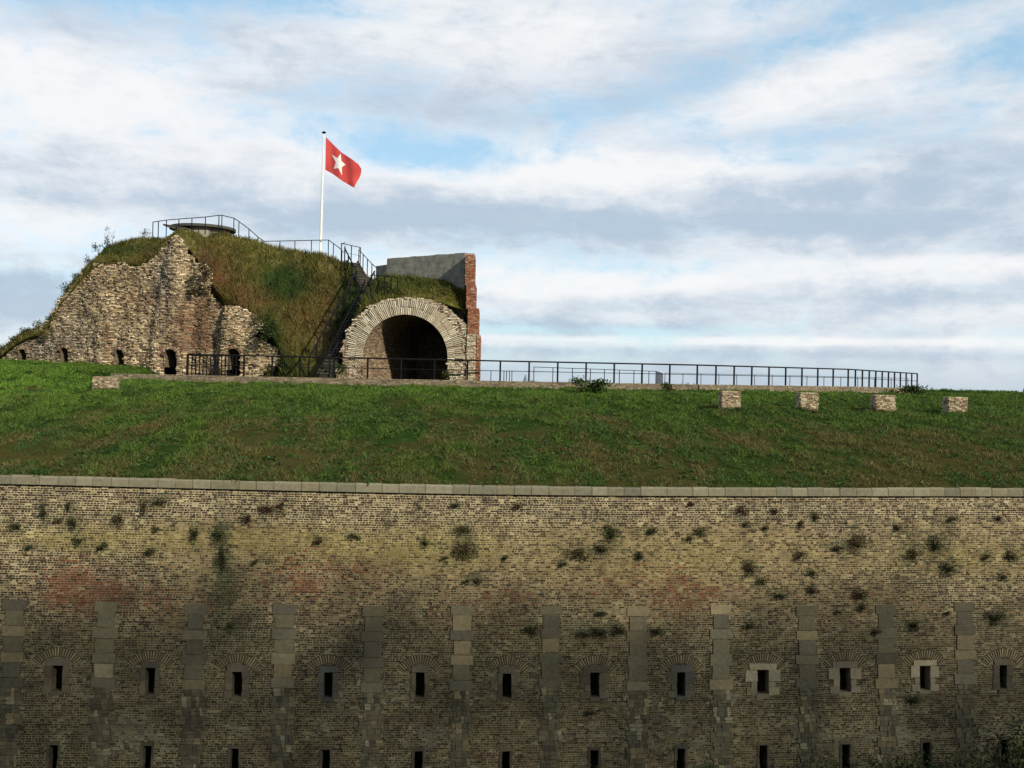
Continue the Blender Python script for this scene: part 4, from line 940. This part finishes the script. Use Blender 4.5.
# ================================================================== stairs
stair = thing('stairway', sA, 'steep stairway with black handrails climbing the mound beside the vault', 'stairs')
def flight(a, b, wd_, n, name):
    dp = -.45
    mb = MB(); d2 = (b-a)[:2]; L = np.linalg.norm(d2); d2 = d2/L; s = np.array([d2[1], -d2[0]])
    for i in range(n):
        p0 = a[:2]+d2*L*i/n; p1 = a[:2]+d2*L*(i+1.1)/n; z1 = a[2]+(b[2]-a[2])*(i+1)/n; z0 = z1-.5
        q = [(*(p0-s*wd_), z0), (*(p0+s*wd_), z0), (*(p1+s*wd_), z0), (*(p1-s*wd_), z0)]; q += [(x, y, z1) for x, y, _ in q]
        mb.hexa(np.array(q), np.array((.030, .027, .022))*random.uniform(.7, 1.2))
        q2 = [(x-d2[0]*(.035 if k_ < 2 else 0), y-d2[1]*(.035 if k_ < 2 else 0), z1+.004) for k_, (x, y, _) in enumerate(q[:4])]; mb.hexa(np.array(q2+[(x, y, z1+.045) for x, y, _ in q2]), np.array((.10, .092, .07))*random.uniform(.6, 1.15))
    mb.build('steps', M_stone, stair)
    for sg in (-1, 1):                                       # solid string on either side
        mb = MB(); o1 = s*sg*wd_; o2 = s*sg*(wd_+.10); q = []
        for dz in (dp, .10):
            q += [(*(a[:2]+o1), a[2]+dz), (*(a[:2]+o2), a[2]+dz), (*(b[:2]+o2), b[2]+dz+.12), (*(b[:2]+o1), b[2]+dz+.12)]
        mb.hexa(np.array(q), (.030, .028, .022)); mb.build('string', M_stone, stair)
    return s
_d = (sB-sA)[:2]; _d = _d/np.linalg.norm(_d); s3 = np.array([_d[1], -_d[0], 0])
sN = flight(sA+s3*.22, sB+s3*.22, .30, 32, 'a'); flight(sB+s3*.1+np.array([0, .05, 0]), sC, .3, 9, 'b')
def hand(pts, step, lab):
    mb = MB(); up = np.array([0, 0, 1.]); hh = 1.0
    for a, b in zip(pts[:-1], pts[1:]): mb.tube(a+up*hh, b+up*hh, .048); 
    o = mb.build('handrail', M_iron, stair)
    for a, b in zip(pts[:-1], pts[1:]):
        n = max(1, round(np.linalg.norm(b-a)/step))
        for k in range(n): 
            q = a+(b-a)*k/n; mb = MB(); mb.tube(q-up*.3, q+up*hh, .046); mb.build('baluster', M_iron, stair)
    mb = MB(); mb.tube(pts[-1]-up*.3, pts[-1]+up*hh, .028); mb.build('baluster', M_iron, stair)
hand([sA+s3*.56, sB+s3*.56], 1.25, 'r'); hand([sA-s3*.56, sB-s3*.56, sC-s3*.5], 1.25, 'l')
vr = [zrel(359, 249, 63.0, 1.05), zrel(372, 263, 60.5, 1.05), zrel(380, 271, 59.5, 1.0), zrel(398, 279, 58.8, .9)]
railing('vault_railing', 'black railing running down from the stair top over the vault', vr, 1.0, .02, (1.0,), None, 1.1)
vr2 = [zrel(371, 275, 53.9, .9), zrel(385, 276, 53.5, .9), zrel(397.5, 278, 53.3, .9)]
railing('vault_railing', 'short closely posted black railing on the grass above the vault\'s left side', vr2, .9, .024, (1.0,), None, .42, bottom=-.3)

# ================================================================== platform, flag
pf = thing('lookout_platform', P(200, 236, 63.5), 'round concrete lookout platform with overhanging slab on the mound top', 'platform')
cpt = P(203, 228.2, 64.0); 
mb = MB(); K = 40; ang = np.linspace(0, 2*math.pi, K, endpoint=False)
def disc(mb, cx_, cy_, z0, z1, rx, ry, c):
    v = np.vstack([np.stack([cx_+rx*np.cos(ang), cy_+ry*np.sin(ang), np.full(K, z)], -1) for z in (z0, z1)]+[[(cx_, cy_, z0), (cx_, cy_, z1)]])
    mb.add(v, [(i, (i+1) % K, K+(i+1) % K, K+i) for i in range(K)], [((i+1) % K, i, 2*K) for i in range(K)]+[(K+i, K+(i+1) % K, 2*K+1) for i in range(K)], c)
disc(mb, cpt[0], cpt[1], cpt[2]-.16, cpt[2], 2.05, 2.0, (.1,)*3); mb.build('slab', mat('dark_concrete', .9, .3, 12, .3, 4, color=(.07, .068, .06)), pf)
mb = MB(); disc(mb, cpt[0]+.15, cpt[1]+.1, cpt[2]-1.6, cpt[2]-.16, 1.55, 1.5, (.1,)*3); mb.build('drum', M_conc, pf)
mb = MB(); q0 = P(163, 224.5, 62.0); q1 = P(187, 228.5, 61.6)
mb.hexa(np.array([(q0[0], 62, q0[2]-.06), (q1[0], 61.6, q1[2]-.25), (q1[0], 63.6, q1[2]-.25), (q0[0]+.2, 63.8, q0[2]-.06), (q0[0], 62, q0[2]+.05), (q1[0], 61.6, q1[2]+.05), (q1[0], 63.6, q1[2]+.05), (q0[0]+.2, 63.8, q0[2]+.05)]), (.1,)*3)
mb.build('wing_slab', bpy.data.materials['dark_concrete'], pf)
mb = MB(); q0 = P(183, 231, 61.7); q1 = P(207, 230.5, 61.7); mb.box((q0[0], 61.9, q0[2]-.6), (q1[0], 63, q0[2]+.12), (.1,)*3); mb.build('side_wall', M_conc, pf)
FY = 64.0
pole = thing('flagpole', P(320.5, 250, FY), 'tall slim white flagpole on the mound top behind the railing', 'flagpole')
mb = MB(); a = P(320.3, 256, FY); b = P(323.9, 134, FY); mid = a+(b-a)*.6; mb.tube(a, mid, .085, .07, 10); mb.tube(mid, b, .07, .04, 10); mb.build('pole', M_white, pole)
mb = MB(); top = b; mb.tube(top, top+up*.06, .04, .03, 8); mb.tube(top+up*.06, top+up*.10, .13, .15, 10); mb.tube(top+up*.10, top+up*.17, .15, .06, 10); mb.build('finial', M_iron, pole)
mb = MB(); mb.tube(a+up*.9+np.array([.1, -.06, 0]), b-up*.2+np.array([.05, -.05, 0]), .008, None, 4); mb.build('halyard', M_white, pole)
def flagpt(s, t, dy=0.0):
    """s along the fly 0..1, t down the hoist 0..1"""
    s = np.asarray(s, float); t = np.asarray(t, float)
    tx = np.interp(s, [0, .25, .5, .75, .92, 1], [326.0, 333.3, 341.5, 352.5, 358.8, 361.2]); ty = np.interp(s, [0, .25, .5, .75, .92, 1], [137.2, 144.5, 152.4, 159.6, 164.5, 168.8])
    bx = np.interp(s, [0, .3, .6, .85, 1], [325.2, 332.5, 343, 351.5, 355.6]); by = np.interp(s, [0, .3, .6, .85, 1], [169.8, 173.8, 181.3, 186, 187.8])
    px = tx*(1-t)+bx*t; py = ty*(1-t)+by*t; px = px+1.2*np.sin(t*5)*s**3
    yd = FY-.02+dy+.30*np.sin(s*7.2+t*2.2)*s**.7+.10*np.sin(s*15-t*3)*s
    return P(px, py, yd)
fl = thing('flag', flagpt(np.array(0.), np.array(1.)), 'red flag with a white five-pointed star flying from the pole', 'flag')
S_, T_ = np.meshgrid(np.linspace(0, 1, 41), np.linspace(0, 1, 31)); mb = MB()
mb.grid(flagpt(S_, T_)); mb.build('cloth', M_cloth, fl, smooth=True)
ctr = np.array([339.3, 163.2]); outer = [(332.6, 155.3), (339.3, 153.8), (345.2, 164.6), (342.0, 175.0), (334.6, 168.6)]
def px2st(px, py):
    s, t = .4, .5
    for _ in range(30):
        q = np.array(proj(flagpt(np.array(s), np.array(t)))).ravel(); e = 1e-3
        qs = (np.array(proj(flagpt(np.array(s+e), np.array(t)))).ravel()-q)/e; qt = (np.array(proj(flagpt(np.array(s), np.array(t+e)))).ravel()-q)/e
        dlt = np.linalg.solve(np.stack([qs, qt], 1), np.array([px, py])-q); s += np.clip(dlt[0], -.2, .2); t += np.clip(dlt[1], -.2, .2)
    return s, t
outer = [(331.8, 154.6), (340.6, 153.6), (345.6, 164.8), (342.0, 175.6), (333.8, 168.8)]
poly = []
for i in range(5):
    o_, p_ = np.array(outer[i]), np.array(outer[(i+1) % 5]); poly.append(o_); mid = (o_+p_)/2; poly.append(ctr+(mid-ctr)*.55)
for dy in (-.02, .02):
    mb = MB(); n = 10
    for i in range(len(poly)):
        a, b = poly[i], poly[(i+1) % len(poly)]
        V = []; 
        for r in range(n+1):
            for j_ in range(n+1): q = ctr+((a*(1-j_/n)+b*j_/n)-ctr)*r/n; V.append(px2st(*q))
        V = np.array(V); p = flagpt(V[:, 0], V[:, 1], dy).reshape(n+1, n+1, 3); mb.grid(p)
    mb.build('star', M_clothw, fl, smooth=True)

# ================================================================== far landmarks
def spire(px, pytop, Yd, half, label):
    p = P(px, pytop, Yd); mb = MB(); t = thing('church_spire', (p[0], Yd, -9), label, 'spire')
    r = half*Yd/1000; k = 8; z0 = p[2]-r*3.2
    mb.tube((p[0], Yd, z0), (p[0], Yd, p[2]), r, .05, 8); mb.build('steeple_roof', M_slate, t)
    mb = MB(); mb.box((p[0]-r*.8, Yd-r*.8, -9), (p[0]+r*.8, Yd+r*.8, z0+.05), (.22, .19, .16)); mb.build('tower', M_stone, t)
spire(525.5, 374, 420, 3.3, 'tiny distant church spire seen through the main railing above the low wall')
spire(1026, 382, 260, 4.2, 'dark slate spire tip rising past the grass at the right edge')

# ================================================================== weeds and shrubs
def plant(name, base, rad, n, size, pal, label, cat='plant', group=None, ns=5, hgt=None, droop=0.):
    b = np.asarray(base, float); t = thing(name, b, label, cat, group)
    mb = MB(); hgt = hgt or rad[2]*1.6; stems(mb, b, ns, hgt, rad[0]*.8); mb.build('stems', M_veg, t)
    mb = MB(); leaves(mb, b+np.array([0, 0, rad[2]*.9]), rad, n, size, pal, None, droop); mb.build('leaves', M_veg, t); return t
def gp(px, Yd, dz=0): x = (px-512)/1000*Yd; return np.array([x, Yd, float(Gz(x, Yd))+dz])
plant('shrub', gp(590, 48.6, .1), (1.0, .5, .38), 1500, .07, GREEN, 'dark green shrub against the low wall, right of the vault', 'shrub')
plant('shrub', gp(668, 49.6, .15), (.42, .3, .26), 420, .06, GREEN+OLIVE, 'small olive shrub climbing the low wall where the terrace railing turns', 'shrub')
plant('shrub', gp(909, 60.0, .15), (1.4, .5, .3), 700, .08, DKGR+GREEN, 'dark low shrub at the railing\'s far right end', 'shrub')
plant('weed', gp(951, 44.5, .1), (.65, .3, .32), 350, .05, OLIVE, 'pale dry weeds standing just above the rightmost brick pillar', 'weed')
plant('weed', P(341, 376, 51.9), (.40, .2, .40), 380, .05, GREEN, 'green weeds at the vault\'s left foot beside the stairs', 'weed')
plant('weed', P(446, 378, 51.9), (.45, .2, .22), 250, .05, GREEN+OLIVE, 'low weeds at the foot of the vault\'s right side', 'weed')
for k, (px, py, Yd, rx, rz, n, nm, pal, ns) in enumerate([
    (108, 246, 62.3, .45, .65, 260, 'tall bushy weed at the left shoulder of the grass cap', DKGR, 10), (98, 254, 61.5, .35, .4, 180, 'dark weed on the ruin just left of the grass cap', DKGR, 7), (88, 266, 61.3, .35, .35, 180, 'weed hanging on the ruin\'s sloping left edge, third below the grass cap', DKGR, 8),
    (76, 281, 61.3, .4, .4, 200, 'weed halfway up the ruin\'s sloping left edge', DKGR, 9), (66, 295, 61.3, .4, .5, 240, 'bushy dark weed on the steep left edge of the ruin', DKGR, 10), (59, 310, 61.3, .35, .5, 220, 'dark weed low on the steep left edge of the ruin', DKGR, 9),
    (50, 323, 61.4, .4, .35, 180, 'weed where the ruin\'s left edge flattens out', DKGR, 8), (38, 329, 61.5, .5, .3, 180, 'low olive weed on the ruin\'s low left shoulder', OLIVE, 9), (24, 336, 61.8, .45, .3, 170, 'dark weed above the second niche from the left', DKGR, 9),
    (12, 343, 62.0, .4, .3, 160, 'dark weed above the leftmost niche', DKGR, 9), (2, 350, 62.2, .4, .28, 150, 'weed at the very left edge of the ruin', DKGR, 8),
    (145, 238, 63.0, .4, .3, 140, 'thin grass tuft on the grass cap left of the railing', OLIVE, 10), (205, 285, 56.3, .5, .9, 420, 'rusty brown bush overhanging the ruin right of the buttress', BROWN, 8),
    (266, 341, 54.7, .5, .75, 520, 'dark green bramble on the mound beside the ruin\'s right corner', GREEN+DKGR, 6), (268, 376, 54.6, .4, .35, 240, 'green weeds at the ruin\'s right foot behind the railing', GREEN+OLIVE, 5), (258, 322, 55.5, .45, .4, 260, 'small olive bush on the ruin\'s right upper corner', OLIVE, 5),
    (42, 340, 60.7, .5, .35, 260, 'yellowish weed patch on the ruin between the two left niches', [(.22, .17, .05), (.15, .13, .04), (.08, .08, .03)], 5)]):
    plant('weed' if rz < .7 else 'bush', P(px, py, Yd), (rx, .3 if rx < .6 else .45, rz), n, .05 if rz < .7 else .075, pal, nm, 'weed' if rz < .7 else 'bush', ns=ns)
# tufts rooted in the joints of the great wall
ordn = ['first', 'second', 'third', 'fourth', 'fifth', 'sixth', 'seventh', 'eighth', 'ninth', 'tenth', 'eleventh', 'twelfth']
words = {'d': 'dark', 'g': 'green', 'b': 'brown', 'r': 'rusty'}
pals = {'d': DKGR+[(.05, .045, .022), (.06, .055, .03)], 'g': GREEN+DKGR+OLIVE, 'b': OLIVE+BROWN+[(.13, .10, .05), (.15, .12, .06)], 'r': BROWN+[(.09, .035, .025)]}
used = {}
for (tx, ty, rx, ry, kd) in tufts:
    k = min(range(12), key=lambda i: abs(slots[i]-tx)); dx = tx-slots[k]
    side = 'above' if abs(dx) < 9 else ('up and left of' if dx < 0 else 'up and right of')
    band = 'just under the coping' if ty < 513 else 'near the top' if ty < 535 else 'high up' if ty < 552 else 'halfway up' if ty < 575 else 'low on the bricks' if ty < 605 else 'just above arch height'
    if ty > 690: band = 'between the two loophole rows'; side = 'below'
    siz = 'tiny' if rx*ry < 26 else 'small' if rx*ry < 56 else 'broad'
    lab = f'{siz} {words[kd]} plant {band}, {side} {ordn[k]} loophole from left'
    grp = 'plants rooted in the brick wall'
    if lab in used: used[lab] += 1; lab = lab.replace('plant', 'neighbouring plant')
    else: used[lab] = 1
    u, v = wuv(float(tx), float(ty)+ry*.5); b = wsurf(np.array(float(u)), np.array(float(v)), .0)
    s = 25/1000.; r_ = np.array([rx*s*.85, .10, ry*s*.85])
    mb = MB(); n = int(22+rx*ry*3.0); 
    for _ in range(2+int(rx/4)):
        e = b+np.array([random.uniform(-1, 1)*r_[0]*.8, -random.uniform(.05, .16), random.uniform(-.2, 1.4)*r_[2]]); mb.tube(b+np.array([0, .02, 0]), e, .006, .003, 4, (.06, .045, .025))
    lp = leaves(mb, b+np.array([0, -.07, r_[2]*.5]), r_*(1.0, 1, 1.0), n, .022, pals[kd], None, .4, clumps=max(9, int(rx/2)+6))
    for q_ in lp[::max(1, len(lp)//26)]: mb.tube(b+np.array([0, .0, 0]), q_, .005, .002, 4, (.06, .045, .025))
    o = mb.build('wall_plant', M_veg, loc=b); tag(o, lab, 'plant', grp)
# rank growth at the bottom of the ditch against the wall
for (px, py, rx, rz, lab) in [(700, 752, .55, .45, 'bright green bush top at the wall foot near the eighth lower loophole'), (815, 753, .9, .6, 'dark green bush at the wall foot left of the tenth lower loophole'), (890, 746, .9, .8, 'dense dark green bush at the wall foot right of the tenth lower loophole'),
                              (960, 746, 1.1, .75, 'dark green bush at the wall foot between the last two lower loopholes'), (590, 763, .4, .4, 'small green bush tip at the wall foot near the seventh lower loophole'), (1020, 712, .9, 1.2, 'tall dark bush against the wall at the right edge')]:
    u, v = wuv(float(px), float(py)); b = wsurf(np.array(float(u)), np.array(V_BOT+.25), .55); topz = wsurf(np.array(float(u)), np.array(float(v)))[2]
    t = thing('bush', b, lab, 'bush', 'bushes at the foot of the wall'); mb = MB(); stems(mb, b, 6, topz-b[2]+.1, rx*.6, r=.015); mb.build('stems', M_veg, t)
    mb = MB(); hh = (topz+rz*.5-b[2]); leaves(mb, b+np.array([0, 0, hh*.45]), (rx*1.2, .35, hh*.48), 2200, .05, DKGR+GREEN if px > 750 else GREEN, None, clumps=26); mb.build('leaves', M_veg, t)

# ================================================================== unseen trees added behind the camera to shade the foot of the wall
mb = MB(); n = 26000
x = rng.uniform(-14, 70, n); y = rng.uniform(-13, -7, n)
topz = 16.0+2.6*fbm(x*.22, y*0, 161, 3)+1.5*(fbm(x*.8, y*.8, 163, 2)-.5)
z = -1.5+(topz+1.5)*rng.random(n)**.8
a = rng.normal(0, 1, (n, 3)); a /= np.linalg.norm(a, axis=1, keepdims=True); b = np.cross(a, rng.normal(0, 1, (n, 3))); b /= np.linalg.norm(b, axis=1, keepdims=True)
s = rng.uniform(.12, .32, n)[:, None]; p = np.stack([x, y, z], -1)
mb.add(np.stack([p-a*s, p+b*s*.7, p+a*s, p-b*s*.7], 1).reshape(-1, 3), np.arange(n*4).reshape(-1, 4), None, np.repeat(veg_jit(pick(rng.random(n), GREEN, [1]*4), n), 4, 0))
for k in range(22):
    bx_ = -12+k*3.8+random.uniform(-1, 1); mb.tube((bx_, -10, -1.8), (bx_+random.uniform(-.6, .6), -10, 12), .2, .05, 7, (.08, .06, .04))
o = mb.build('unseen_shade_trees', M_veg); tag(o, kind='stuff')
for o in bpy.data.objects:
    if '_b' in o: del o['_b']
